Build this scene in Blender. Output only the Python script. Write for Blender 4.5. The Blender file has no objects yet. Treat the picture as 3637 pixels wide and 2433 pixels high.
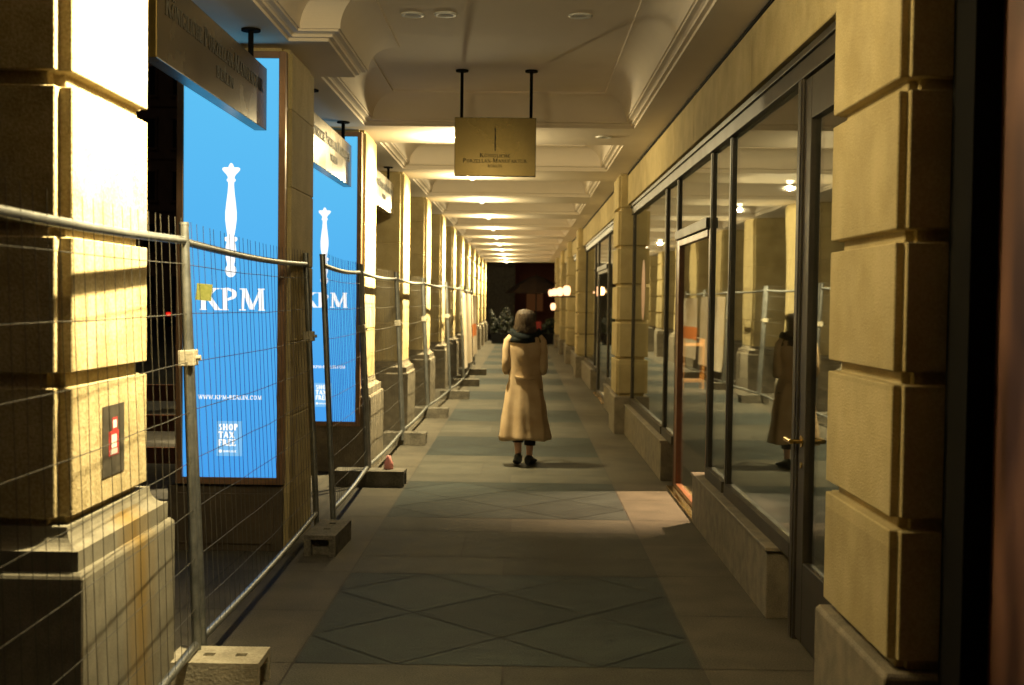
import bpy, bmesh, math, random
from mathutils import Vector, Matrix
R = math.radians
random.seed(7)
scene = bpy.context.scene
COL = scene.collection

# ------------------------------------------------------------------ helpers
def tag(o, label=None, cat=None, group=None, kind=None):
    if label: o['label'] = label
    if cat: o['category'] = cat
    if group: o['group'] = group
    if kind: o['kind'] = kind
    return o

def empty(name, loc=(0, 0, 0), label=None, cat=None, group=None):
    o = bpy.data.objects.new(name, None)
    o.empty_display_size = 0.1
    o.location = loc
    COL.objects.link(o)
    return tag(o, label, cat, group)

def kids(o):
    return [c for c in bpy.data.objects if c.parent == o]

def copy_tree(o, parent=None):
    c = o.copy(); COL.objects.link(c)
    c.parent = parent
    for ch in kids(o):
        copy_tree(ch, c)
    return c

class MB:
    def __init__(s):
        s.v = []; s.f = []; s.sm = []; s.mi = []
    def add(s, vs, fs, smooth=False, mi=0):
        n = len(s.v)
        s.v += [tuple(p) for p in vs]
        for f in fs:
            s.f.append(tuple(i + n for i in f)); s.sm.append(smooth); s.mi.append(mi)
        return s
    def box(s, x0, x1, y0, y1, z0, z1, mi=0):
        vs = [(x0,y0,z0),(x1,y0,z0),(x1,y1,z0),(x0,y1,z0),(x0,y0,z1),(x1,y0,z1),(x1,y1,z1),(x0,y1,z1)]
        return s.add(vs, [(0,3,2,1),(4,5,6,7),(0,1,5,4),(1,2,6,5),(2,3,7,6),(3,0,4,7)], mi=mi)
    def cyl(s, p0, p1, r0, r1=None, n=10, caps=True, smooth=True):
        r1 = r0 if r1 is None else r1
        p0 = Vector(p0); p1 = Vector(p1)
        d = (p1 - p0).normalized()
        a = Vector((0, 0, 1)) if abs(d.z) < 0.9 else Vector((1, 0, 0))
        u = d.cross(a).normalized(); w = d.cross(u)
        vs = []
        for k in range(n):
            t = 2 * math.pi * k / n
            o = u * math.cos(t) + w * math.sin(t)
            vs.append(p0 + o * r0); vs.append(p1 + o * r1)
        fs = [(2*k, 2*k+1, 2*((k+1) % n)+1, 2*((k+1) % n)) for k in range(n)]
        s.add(vs, fs, smooth)
        if caps:
            s.add([vs[2*k] for k in range(n)], [tuple(range(n))])
            s.add([vs[2*k+1] for k in range(n)], [tuple(reversed(range(n)))])
        return s
    def loft(s, rings, cap0=True, cap1=True, smooth=True):
        n = len(rings[0]); vs = [p for r in rings for p in r]; fs = []
        for i in range(len(rings) - 1):
            for k in range(n):
                a = i*n + k; b = i*n + (k+1) % n
                fs.append((a, b, b+n, a+n))
        s.add(vs, fs, smooth)
        if cap0: s.add(rings[0], [tuple(reversed(range(n)))])
        if cap1: s.add(rings[-1], [tuple(range(n))])
        return s
    def lathe(s, prof, c=(0, 0, 0), n=20, smooth=True):
        rings = [[(c[0]+r*math.cos(2*math.pi*k/n), c[1]+r*math.sin(2*math.pi*k/n), c[2]+z) for k in range(n)] for r, z in prof]
        return s.loft(rings, smooth=smooth)
    def build(s, name, mat, parent=None, bevel=0.0, seg=2, sharp=None):
        me = bpy.data.meshes.new(name)
        me.from_pydata(s.v, [], s.f)
        mats = mat if isinstance(mat, (list, tuple)) else [mat]
        for m in mats: me.materials.append(m)
        me.polygons.foreach_set('use_smooth', s.sm)
        me.polygons.foreach_set('material_index', s.mi)
        me.update()
        o = bpy.data.objects.new(name, me)
        COL.objects.link(o)
        if parent: o.parent = parent
        if bevel:
            b = o.modifiers.new('bevel', 'BEVEL'); b.width = bevel; b.segments = seg; b.limit_method = 'ANGLE'
        return o

def ipoly(poly, d):
    """inset an axis aligned counter-clockwise polygon by d (mitred)"""
    n = len(poly); out = []
    for i in range(n):
        p0 = poly[i-1]; p = poly[i]; p1 = poly[(i+1) % n]
        def nrm(a, b):
            dx, dy = b[0]-a[0], b[1]-a[1]; L = math.hypot(dx, dy)
            return (-dy/L, dx/L)
        n1 = nrm(p0, p); n2 = nrm(p, p1)
        out.append((p[0] + d*(n1[0]+n2[0]), p[1] + d*(n1[1]+n2[1])))
    return out

def stack(mb, poly, levels):
    """levels: list of (z, inset): one closed stepped prism"""
    rings = [[(x, y, z) for x, y in ipoly(poly, d)] for z, d in levels]
    mb.loft(rings, smooth=False)

def notched(x0, x1, y0, y1, n):
    return [(x0+n,y0),(x1-n,y0),(x1-n,y0+n),(x1,y0+n),(x1,y1-n),(x1-n,y1-n),(x1-n,y1),(x0+n,y1),(x0+n,y1-n),(x0,y1-n),(x0,y0+n),(x0+n,y0+n)]
def rect(x0, x1, y0, y1):
    return [(x0,y0),(x1,y0),(x1,y1),(x0,y1)]

# ------------------------------------------------------------------ materials
def newmat(name):
    m = bpy.data.materials.new(name); m.use_nodes = True
    nt = m.node_tree; nt.nodes.clear()
    out = nt.nodes.new('ShaderNodeOutputMaterial')
    return m, nt, out
def N(nt, t, **kw):
    n = nt.nodes.new(t)
    for k, v in kw.items():
        if k in n.inputs: n.inputs[k].default_value = v
        else: setattr(n, k, v)
    return n
def pbsdf(nt, out, color, rough=0.6, metal=0.0, spec=0.5):
    b = N(nt, 'ShaderNodeBsdfPrincipled')
    b.inputs['Base Color'].default_value = (*color, 1)
    b.inputs['Roughness'].default_value = rough
    b.inputs['Metallic'].default_value = metal
    b.inputs['Specular IOR Level'].default_value = spec
    nt.links.new(b.outputs[0], out.inputs[0])
    return b
def mottled(name, c0, c1, scale=6.0, rough=0.7, bump=0.0, bscale=80.0, spec=0.4, metal=0.0, fine=0.25, attr=None, stain=None, block=None):
    """two-tone noise surface with fine grain, bump and optional per-tile tint"""
    m, nt, out = newmat(name)
    b = pbsdf(nt, out, c0, rough, metal, spec)
    geo = N(nt, 'ShaderNodeNewGeometry')
    n1 = N(nt, 'ShaderNodeTexNoise'); n1.inputs['Scale'].default_value = scale; n1.inputs['Detail'].default_value = 6
    n2 = N(nt, 'ShaderNodeTexNoise'); n2.inputs['Scale'].default_value = bscale; n2.inputs['Detail'].default_value = 3
    for n in (n1, n2): nt.links.new(geo.outputs['Position'], n.inputs['Vector'])
    mx = N(nt, 'ShaderNodeMath', operation='MULTIPLY_ADD')
    nt.links.new(n2.outputs['Fac'], mx.inputs[0]); mx.inputs[1].default_value = fine*2; 
    sub = N(nt, 'ShaderNodeMath', operation='SUBTRACT'); sub.inputs[1].default_value = fine
    nt.links.new(n1.outputs['Fac'], mx.inputs[2]); nt.links.new(mx.outputs[0], sub.inputs[0])
    rp = N(nt, 'ShaderNodeValToRGB')
    rp.color_ramp.elements[0].position = 0.3; rp.color_ramp.elements[0].color = (*c0, 1)
    rp.color_ramp.elements[1].position = 0.7; rp.color_ramp.elements[1].color = (*c1, 1)
    nt.links.new(sub.outputs[0], rp.inputs[0])
    col = rp.outputs[0]
    if block:
        oi = N(nt, 'ShaderNodeObjectInfo'); sz = N(nt, 'ShaderNodeSeparateXYZ'); nt.links.new(geo.outputs['Position'], sz.inputs[0])
        dv = N(nt, 'ShaderNodeMath', operation='MULTIPLY_ADD'); nt.links.new(sz.outputs[2], dv.inputs[0]); dv.inputs[1].default_value = 1/block; dv.inputs[2].default_value = -0.73
        fl = N(nt, 'ShaderNodeMath', operation='FLOOR'); nt.links.new(dv.outputs[0], fl.inputs[0])
        cb = N(nt, 'ShaderNodeCombineXYZ'); nt.links.new(fl.outputs[0], cb.inputs[2]); nt.links.new(oi.outputs['Random'], cb.inputs[0])
        wn = N(nt, 'ShaderNodeTexWhiteNoise'); nt.links.new(cb.outputs[0], wn.inputs['Vector'])
        # drips and grime that run down the face
        mpp = N(nt, 'ShaderNodeMapping'); mpp.inputs['Scale'].default_value = (2.6, 2.6, 1.5); nt.links.new(geo.outputs['Position'], mpp.inputs[0])
        ng = N(nt, 'ShaderNodeTexNoise'); ng.inputs['Scale'].default_value = 1.3; ng.inputs['Detail'].default_value = 7; nt.links.new(mpp.outputs[0], ng.inputs['Vector'])
        m1 = N(nt, 'ShaderNodeMapRange'); m1.inputs['To Min'].default_value = 0.86; m1.inputs['To Max'].default_value = 1.08; nt.links.new(wn.outputs['Value'], m1.inputs['Value'])
        m2 = N(nt, 'ShaderNodeMapRange'); m2.inputs['From Min'].default_value = 0.3; m2.inputs['From Max'].default_value = 0.6; m2.inputs['To Min'].default_value = 0.84; m2.inputs['To Max'].default_value = 1.03; nt.links.new(ng.outputs['Fac'], m2.inputs['Value'])
        mq = N(nt, 'ShaderNodeMath', operation='MULTIPLY'); nt.links.new(m1.outputs[0], mq.inputs[0]); nt.links.new(m2.outputs[0], mq.inputs[1])
        mb_ = N(nt, 'ShaderNodeVectorMath', operation='SCALE'); nt.links.new(col, mb_.inputs[0]); nt.links.new(mq.outputs[0], mb_.inputs['Scale']); col = mb_.outputs[0]
    if attr:
        a = N(nt, 'ShaderNodeAttribute', attribute_name=attr)
        mm = N(nt, 'ShaderNodeMixRGB', blend_type='MULTIPLY'); mm.inputs[0].default_value = 1
        nt.links.new(col, mm.inputs[1]); nt.links.new(a.outputs['Color'], mm.inputs[2]); col = mm.outputs[0]
    if stain:
        yc, w, zmax, sc = stain
        sx = N(nt, 'ShaderNodeSeparateXYZ'); nt.links.new(geo.outputs['Position'], sx.inputs[0])
        mp = N(nt, 'ShaderNodeMapping'); mp.inputs['Scale'].default_value = (9, 9, 1.4)
        nt.links.new(geo.outputs['Position'], mp.inputs[0])
        n3 = N(nt, 'ShaderNodeTexNoise'); n3.inputs['Scale'].default_value = 1.0; n3.inputs['Detail'].default_value = 5
        nt.links.new(mp.outputs[0], n3.inputs['Vector'])
        d = N(nt, 'ShaderNodeMath', operation='SUBTRACT'); nt.links.new(sx.outputs[1], d.inputs[0]); d.inputs[1].default_value = yc
        ab = N(nt, 'ShaderNodeMath', operation='ABSOLUTE'); nt.links.new(d.outputs[0], ab.inputs[0])
        dv = N(nt, 'ShaderNodeMath', operation='DIVIDE'); nt.links.new(ab.outputs[0], dv.inputs[0]); dv.inputs[1].default_value = w
        ad = N(nt, 'ShaderNodeMath', operation='SUBTRACT'); nt.links.new(n3.outputs['Fac'], ad.inputs[0]); nt.links.new(dv.outputs[0], ad.inputs[1])
        mr = N(nt, 'ShaderNodeMapRange'); mr.inputs['From Min'].default_value = -0.4; mr.inputs['From Max'].default_value = 0.75
        nt.links.new(ad.outputs[0], mr.inputs['Value'])
        zz = N(nt, 'ShaderNodeMath', operation='LESS_THAN'); nt.links.new(sx.outputs[2], zz.inputs[0]); zz.inputs[1].default_value = zmax
        pr = N(nt, 'ShaderNodeMath', operation='MULTIPLY'); nt.links.new(mr.outputs[0], pr.inputs[0]); nt.links.new(zz.outputs[0], pr.inputs[1])
        mm = N(nt, 'ShaderNodeMixRGB', blend_type='MIX'); nt.links.new(pr.outputs[0], mm.inputs[0])
        nt.links.new(col, mm.inputs[1]); mm.inputs[2].default_value = (*sc, 1); col = mm.outputs[0]
    nt.links.new(col, b.inputs['Base Color'])
    if bump:
        bp = N(nt, 'ShaderNodeBump'); bp.inputs['Strength'].default_value = bump; bp.inputs['Distance'].default_value = 0.004
        nt.links.new(n2.outputs['Fac'], bp.inputs['Height']); nt.links.new(bp.outputs[0], b.inputs['Normal'])
    rr = N(nt, 'ShaderNodeMapRange'); rr.inputs['To Min'].default_value = max(0.02, rough-0.1); rr.inputs['To Max'].default_value = min(1, rough+0.1)
    nt.links.new(n1.outputs['Fac'], rr.inputs['Value']); nt.links.new(rr.outputs[0], b.inputs['Roughness'])
    return m
def plain(name, color, rough=0.5, metal=0.0, spec=0.5):
    k = 0.85
    return mottled(name, tuple(c*k for c in color), tuple(min(1, c*1.12) for c in color), 14, rough, 0.0, 90, spec, metal, 0.1)
def emit(name, color, strength):
    m, nt, out = newmat(name)
    e = N(nt, 'ShaderNodeEmission'); e.inputs[0].default_value = (*color, 1); e.inputs[1].default_value = strength
    nt.links.new(e.outputs[0], out.inputs[0]); return m
def glassmat(name, tint=(0.9, 0.93, 0.9), r0=0.10, ex=3.3):
    m, nt, out = newmat(name)
    lw = N(nt, 'ShaderNodeLayerWeight'); lw.inputs['Blend'].default_value = 0.5
    pw = N(nt, 'ShaderNodeMath', operation='POWER'); nt.links.new(lw.outputs['Facing'], pw.inputs[0]); pw.inputs[1].default_value = ex
    ma = N(nt, 'ShaderNodeMath', operation='MULTIPLY_ADD'); nt.links.new(pw.outputs[0], ma.inputs[0]); ma.inputs[1].default_value = 1-r0; ma.inputs[2].default_value = r0
    tr = N(nt, 'ShaderNodeBsdfTransparent'); tr.inputs[0].default_value = (*tint, 1)
    gl = N(nt, 'ShaderNodeBsdfGlossy'); gl.inputs['Roughness'].default_value = 0.012; gl.inputs['Color'].default_value = (0.95, 0.97, 0.95, 1)
    geo = N(nt, 'ShaderNodeNewGeometry')
    ns = N(nt, 'ShaderNodeTexNoise'); ns.inputs['Scale'].default_value = 1.1; ns.inputs['Detail'].default_value = 1
    nt.links.new(geo.outputs['Position'], ns.inputs['Vector'])
    bp = N(nt, 'ShaderNodeBump'); bp.inputs['Strength'].default_value = 0.03; bp.inputs['Distance'].default_value = 0.05
    nt.links.new(ns.outputs['Fac'], bp.inputs['Height']); nt.links.new(bp.outputs[0], gl.inputs['Normal'])
    mx = N(nt, 'ShaderNodeMixShader'); nt.links.new(ma.outputs[0], mx.inputs[0]); nt.links.new(tr.outputs[0], mx.inputs[1]); nt.links.new(gl.outputs[0], mx.inputs[2])
    nt.links.new(mx.outputs[0], out.inputs[0]); return m

M = {}
M['stone'] = mottled('sandstone', (0.42,0.335,0.16), (0.55,0.45,0.24), 4.5, 0.88, 0.8, 120, 0.15, fine=0.5, block=0.52)
M['rough_stone'] = mottled('rough_sandstone', (0.37,0.295,0.15), (0.55,0.46,0.27), 5.5, 0.9, 1.0, 85, 0.15, fine=0.55, block=0.52)
M['granite'] = mottled('granite', (0.12,0.105,0.075), (0.24,0.205,0.145), 9, 0.75, 0.4, 220, 0.3, fine=0.6)
M['stained_granite'] = mottled('rust_stained_granite', (0.17,0.155,0.115), (0.26,0.24,0.18), 9, 0.75, 0.4, 220, 0.3, fine=0.5, stain=(4.82, 0.26, 0.86, (0.235,0.15,0.035)))
M['plaster'] = mottled('ceiling_plaster', (0.78,0.69,0.57), (0.84,0.75,0.63), 1.6, 0.9, 0.12, 60, 0.2, fine=0.08)
M['tile'] = mottled('paving_stone', (0.66,0.65,0.62), (1.1,1.07,1.02), 3.2, 0.8, 0.6, 110, 0.10, fine=0.6, attr='tint')
M['joint'] = mottled('paving_joint', (0.02,0.018,0.014), (0.035,0.03,0.024), 20, 0.9)
M['asphalt'] = mottled('asphalt', (0.035,0.035,0.035), (0.06,0.058,0.055), 3, 0.8, 0.5, 120)
M['galv'] = mottled('galvanised_steel', (0.20,0.21,0.205), (0.32,0.33,0.315), 12, 0.45, 0.05, 60, 0.5, 0.85, 0.2)
M['wire'] = mottled('galvanised_wire', (0.05,0.048,0.04), (0.09,0.085,0.07), 20, 0.5, 0, 60, 0.4, 0.3, 0.2)
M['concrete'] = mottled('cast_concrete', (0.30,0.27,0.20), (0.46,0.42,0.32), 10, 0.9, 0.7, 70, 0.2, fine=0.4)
M['shaded_concrete'] = mottled('shaded_concrete', (0.07,0.064,0.05), (0.15,0.135,0.105), 10, 0.9, 0.7, 70, 0.2, fine=0.4)  # same concrete, colour darkened to stand for shade on the farther feet
M['brass'] = mottled('patinated_brass', (0.06,0.042,0.013), (0.085,0.06,0.018), 3, 0.26, 0.03, 40, 0.5, 0.85, 0.2)
M['polished_brass'] = plain('polished_brass', (0.8,0.55,0.18), 0.18, 1.0)
M['bronze'] = mottled('dark_bronze', (0.26,0.15,0.08), (0.34,0.20,0.12), 6, 0.4, 0, 60, 0.5, 0.5, 0.2)
M['dark_metal'] = mottled('dark_frame_metal', (0.028,0.024,0.018), (0.045,0.038,0.028), 6, 0.5, 0, 60, 0.3, 0.1, 0.2)
M['black'] = plain('black_paint', (0.006,0.006,0.006), 0.95, 0.0, 0.05)
M['cladding'] = mottled('dark_wood_cladding', (0.06,0.045,0.03), (0.09,0.07,0.045), 6, 0.6, 0.1, 50)
M['mahogany'] = mottled('mahogany', (0.11,0.042,0.018), (0.16,0.06,0.024), 5, 0.4, 0.05, 40, fine=0.3)
M['pine'] = mottled('orange_pine', (0.55,0.26,0.06), (0.68,0.36,0.10), 7, 0.5, 0.05, 40)
M['glass'] = glassmat('shop_glass')
M['door_glass'] = glassmat('door_glass', (0.95,0.96,0.94), 0.04, 6.5)
M['white'] = plain('white_paint', (0.8,0.8,0.78), 0.6)
M['letter_dark'] = plain('dark_engraving', (0.02,0.018,0.012), 0.6)
M['screen_white'] = emit('screen_white', (1.0,1.0,0.98), 3.0)
M['screen_pale'] = emit('screen_pale_blue', (0.22,0.58,0.98), 2.3)
M['lamp_glow'] = emit('lamp_glow', (1.0,0.80,0.48), 14)
M['lamp_off'] = plain('unlit_lens', (0.5,0.48,0.42), 0.25)
M['lantern_glow'] = emit('lantern_glow', (1.0,0.50,0.24), 8)
M['red_glow'] = emit('tail_lamp_red', (1.0,0.02,0.01), 3)
M['warm_glow'] = emit('warm_window', (1.0,0.36,0.10), 0.10)
M['coat'] = mottled('camel_wool', (0.38,0.275,0.16), (0.49,0.37,0.23), 7, 0.95, 0.5, 240, 0.1, fine=0.3)
M['scarf'] = mottled('dark_knit', (0.005,0.007,0.008), (0.010,0.014,0.015), 30, 0.95, 0.8, 120, 0.1)
M['hair'] = mottled('brown_hair', (0.03,0.02,0.013), (0.075,0.052,0.032), 16, 0.5, 0.5, 60, 0.4, fine=0.3)
M['skin'] = mottled('skin', (0.50,0.27,0.17), (0.56,0.32,0.21), 8, 0.55)
M['trousers'] = mottled('black_cloth', (0.012,0.012,0.014), (0.02,0.02,0.022), 20, 0.9)
M['shoe'] = mottled('black_leather', (0.010,0.013,0.014), (0.018,0.022,0.022), 20, 0.45)
M['facade'] = mottled('brown_facade', (0.20,0.12,0.07), (0.28,0.17,0.10), 1.0, 0.85)
M['facade_red'] = mottled('red_facade', (0.26,0.10,0.05), (0.34,0.14,0.07), 1.0, 0.85)
M['window_dark'] = plain('dark_window', (0.01,0.01,0.012), 0.15)
M['leaf'] = mottled('dark_foliage', (0.008,0.012,0.005), (0.02,0.028,0.010), 8, 0.6)
M['canvas'] = mottled('dark_canvas', (0.05,0.03,0.02), (0.075,0.045,0.03), 4, 0.9)
M['red_cloth'] = plain('red_cloth', (0.16,0.012,0.012), 0.9)
M['interior'] = mottled('shop_plaster', (0.30,0.22,0.14), (0.36,0.27,0.17), 1.5, 0.8)
M['interior_floor'] = mottled('shop_floor', (0.06,0.05,0.037), (0.09,0.075,0.055), 4, 0.5)
M['pink'] = plain('pink_decal', (0.62,0.40,0.30), 0.6)
M['yellow_label'] = mottled('yellow_green_label', (0.20,0.22,0.05), (0.30,0.31,0.09), 60, 0.6)
M['red_print'] = plain('red_print', (0.5,0.05,0.05), 0.5)
M['dark_print'] = mottled('dark_print', (0.05,0.045,0.035), (0.10,0.09,0.07), 25, 0.35)
M['car_paint'] = plain('dark_car_paint', (0.02,0.02,0.025), 0.25)
M['tyre'] = plain('tyre_rubber', (0.012,0.012,0.012), 0.8)
M['orange'] = plain('orange_print', (0.7,0.20,0.03), 0.6)

# blue display: brighter towards the top, as the picture it shows
def screen_mat(z0, z1):
    m, nt, out = newmat('display_blue')
    geo = N(nt, 'ShaderNodeNewGeometry'); sx = N(nt, 'ShaderNodeSeparateXYZ'); nt.links.new(geo.outputs['Position'], sx.inputs[0])
    mr = N(nt, 'ShaderNodeMapRange'); mr.inputs['From Min'].default_value = z0; mr.inputs['From Max'].default_value = z1
    nt.links.new(sx.outputs[2], mr.inputs['Value'])
    rp = N(nt, 'ShaderNodeValToRGB')
    rp.color_ramp.elements[0].color = (0.062,0.355,0.86,1); rp.color_ramp.elements[1].color = (0.115,0.54,0.90,1)
    nt.links.new(mr.outputs[0], rp.inputs[0])
    e = N(nt, 'ShaderNodeEmission'); nt.links.new(rp.outputs[0], e.inputs[0]); e.inputs[1].default_value = 2.5
    nt.links.new(e.outputs[0], out.inputs[0]); return m
M['screen'] = screen_mat(0.5, 3.29)

def poster_mat():
    """out-of-focus portrait-like print: soft dark red ground with paler curved strands"""
    m, nt, out = newmat('poster_print')
    b = pbsdf(nt, out, (0.1,0.04,0.03), 0.5)
    geo = N(nt, 'ShaderNodeNewGeometry'); mp = N(nt, 'ShaderNodeMapping'); mp.inputs['Scale'].default_value = (1, 3.0, 1.1)
    nt.links.new(geo.outputs['Position'], mp.inputs[0])
    w = N(nt, 'ShaderNodeTexWave'); w.inputs['Scale'].default_value = 0.7; w.inputs['Distortion'].default_value = 5; w.inputs['Detail'].default_value = 2
    nt.links.new(mp.outputs[0], w.inputs['Vector'])
    n = N(nt, 'ShaderNodeTexNoise'); n.inputs['Scale'].default_value = 1.3; n.inputs['Detail'].default_value = 3
    nt.links.new(geo.outputs['Position'], n.inputs['Vector'])
    mu = N(nt, 'ShaderNodeMath', operation='MULTIPLY'); nt.links.new(w.outputs['Fac'], mu.inputs[0]); nt.links.new(n.outputs['Fac'], mu.inputs[1])
    rp = N(nt, 'ShaderNodeValToRGB')
    rp.color_ramp.elements[0].position = 0.15; rp.color_ramp.elements[0].color = (0.035,0.012,0.008,1)
    rp.color_ramp.elements[1].position = 0.6; rp.color_ramp.elements[1].color = (0.26,0.13,0.09,1)
    nt.links.new(mu.outputs[0], rp.inputs[0]); nt.links.new(rp.outputs[0], b.inputs['Base Color'])
    return m
M['poster'] = poster_mat()

# ------------------------------------------------------------------ stroke lettering
A_ = 'a'; L_ = 'l'
def F():
    T, t = 0.15, 0.075      # thick, thin
    d = {}
    d['I'] = (0.40, [(L_,.20,0,.20,1,T)], [(.20,0),(.20,1)])
    d['L'] = (0.72, [(L_,.20,0,.20,1,T),(L_,.2,.04,.66,.04,t),(L_,.63,0,.66,.24,t)], [(.20,0),(.20,1)])
    d['H'] = (0.96, [(L_,.20,0,.20,1,T),(L_,.76,0,.76,1,T),(L_,.2,.52,.76,.52,t)], [(.2,0),(.2,1),(.76,0),(.76,1)])
    d['E'] = (0.76, [(L_,.20,0,.20,1,T),(L_,.2,.04,.68,.04,t),(L_,.2,.96,.66,.96,t),(L_,.2,.52,.52,.52,t),(L_,.65,0,.69,.24,t),(L_,.64,.80,.64,1,t)], [(.2,0),(.2,1)])
    d['F'] = (0.72, [(L_,.20,0,.20,1,T),(L_,.2,.96,.66,.96,t),(L_,.2,.52,.52,.52,t),(L_,.64,.78,.64,1,t)], [(.2,0),(.2,1)])
    d['T'] = (0.80, [(L_,.40,0,.40,1,T),(L_,.06,.96,.74,.96,t),(L_,.07,.78,.07,1,t),(L_,.73,.78,.73,1,t)], [(.4,0)])
    d['K'] = (0.98, [(L_,.20,0,.20,1,T),(L_,.24,.42,.74,.98,t),(L_,.42,.60,.84,.02,T)], [(.2,0),(.2,1),(.76,1),(.86,0)])
    d['N'] = (0.98, [(L_,.18,0,.18,1,t),(L_,.80,0,.80,1,t),(L_,.18,.98,.80,.03,T)], [(.18,0),(.16,1),(.8,1)])
    d['M'] = (1.22, [(L_,.18,0,.22,1,t),(L_,1.04,0,1.00,1,T),(L_,.24,.98,.61,.05,T),(L_,.61,.05,1.0,.98,t)], [(.18,0),(.2,1),(1.04,0),(1.02,1)])
    d['P'] = (0.82, [(L_,.20,0,.20,1,T),(A_,.36,.73,.38,.27,-90,90,T,t),(L_,.2,.965,.38,.965,t),(L_,.2,.495,.38,.495,t)], [(.2,0),(.16,1)])
    d['R'] = (0.94, [(L_,.20,0,.20,1,T),(A_,.36,.75,.34,.25,-90,90,T,t),(L_,.2,.965,.38,.965,t),(L_,.2,.53,.38,.53,t),(L_,.46,.52,.84,.02,T)], [(.2,0),(.16,1),(.88,0)])
    d['B'] = (0.84, [(L_,.20,0,.20,1,T),(A_,.36,.76,.30,.24,-90,90,T,t),(A_,.36,.27,.38,.27,-90,90,T,t),(L_,.2,.965,.38,.965,t),(L_,.2,.53,.38,.53,t),(L_,.2,.035,.38,.035,t)], [(.16,0),(.16,1)])
    d['O'] = (0.96, [(A_,.48,.5,.42,.51,0,360,T,t)], [])
    d['Ö'] = (0.96, [(A_,.48,.5,.42,.51,0,360,T,t),(L_,.30,1.12,.30,1.26,.13),(L_,.66,1.12,.66,1.26,.13)], [])
    d['C'] = (0.88, [(A_,.48,.5,.42,.51,42,318,T,t),(L_,.80,.72,.80,.98,t)], [])
    d['G'] = (0.98, [(A_,.48,.5,.42,.51,42,318,T,t),(L_,.80,.72,.80,.98,t),(L_,.80,.04,.80,.44,T)], [(.80,.44)])
    d['U'] = (0.94, [(L_,.18,.3,.18,1,T),(L_,.78,.3,.78,1,t),(A_,.48,.32,.36,.33,180,360,T,t)], [(.18,1),(.78,1)])
    d['A'] = (0.96, [(L_,.12,0,.47,1,t),(L_,.45,1,.84,0,T),(L_,.24,.33,.70,.33,t)], [(.12,0),(.86,0)])
    d['Z'] = (0.80, [(L_,.10,.04,.70,.04,t),(L_,.10,.96,.70,.96,t),(L_,.14,.04,.68,.96,T),(L_,.70,0,.71,.22,t),(L_,.10,.78,.10,1,t)], [])
    d['W'] = (1.30, [(L_,.14,1,.42,.02,T),(L_,.42,.02,.66,.95,t),(L_,.64,1,.92,.02,T),(L_,.92,.02,1.16,1,t)], [(.14,1),(.64,1),(1.16,1)])
    d['S'] = (0.70, [(A_,.35,.74,.26,.25,40,270,T,t),(A_,.35,.26,.28,.26,-140,90,T,t)], [])
    d['X'] = (0.92, [(L_,.14,0,.78,1,t),(L_,.14,1,.80,0,T)], [(.14,0),(.78,1),(.14,1),(.8,0)])
    d['-'] = (0.46, [(L_,.06,.42,.40,.42,.15)], [])
    d['.'] = (0.32, [(L_,.16,0,.16,.14,.14)], [])
    d[' '] = (0.42, [], [])
    return d
FONT = F()
def text(mb, s, o, u, v, n, h, width=None, depth=0.002, caps=False, serif=True, bold=1.0, center=True, gap=0.06):
    """lay a word as raised strokes: o = middle (or left) of the base line, u/v/n = across, up, outwards"""
    o = Vector(o); u = Vector(u); v = Vector(v); n = Vector(n)
    items = []; x = 0; prev = ' '
    for ch in s:
        sc = 1.0 if (not caps or prev in ' -') else 0.78
        w, st, se = FONT[ch]
        items.append((x, sc, st, se)); x += (w + gap) * sc; prev = ch
    total = x
    sx = (width / total) if width else h
    off = -total * sx / 2 if center else 0
    k = [0]
    def put(p2):
        k[0] += 1
        d1 = depth + 0.00025 * (k[0] % 5)
        base = [o + u * (off + px * sx) + v * (py * h) for px, py in p2]
        m_ = len(base)
        vs = base + [b + n * d1 for b in base]
        mb.add(vs, [tuple(range(m_, 2*m_))] + [(i, (i+1) % m_, m_ + (i+1) % m_, m_ + i) for i in range(m_)])
    for x0, sc, st, se in items:
        P = lambda a, b: (x0 + a*sc, b*sc)
        for q in st:
            if q[0] == L_:
                _, ax, ay, bx, by, w = q; w *= bold
                dx, dy = bx-ax, by-ay; L = math.hypot(dx, dy)
                if abs(dx) > 2*abs(dy): ox, oy = 0, w/2
                else: ox, oy = w/2/max(0.5, abs(dy)/L), 0
                put([P(ax-ox, ay-oy), P(bx-ox, by-oy), P(bx+ox, by+oy), P(ax+ox, ay+oy)])
            else:
                _, cx, cy, rx, ry, a0, a1, w, tt = q; w *= bold; tt *= bold
                nn = max(6, int(abs(a1-a0)/24))
                for i in range(nn):
                    t0 = R(a0+(a1-a0)*i/nn); t1 = R(a0+(a1-a0)*(i+1)/nn)
                    put([P(cx+rx*math.cos(t0), cy+ry*math.sin(t0)), P(cx+rx*math.cos(t1), cy+ry*math.sin(t1)),
                         P(cx+(rx-w)*math.cos(t1), cy+(ry-tt)*math.sin(t1)), P(cx+(rx-w)*math.cos(t0), cy+(ry-tt)*math.sin(t0))])
        if serif:
            for ax, ay in se:
                s0 = 0.155; hh = 0.05
                yb = 0 if ay < 0.3 else ay-hh
                put([P(ax-s0, yb), P(ax+s0, yb), P(ax+s0, yb+hh), P(ax-s0, yb+hh)])

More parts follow.
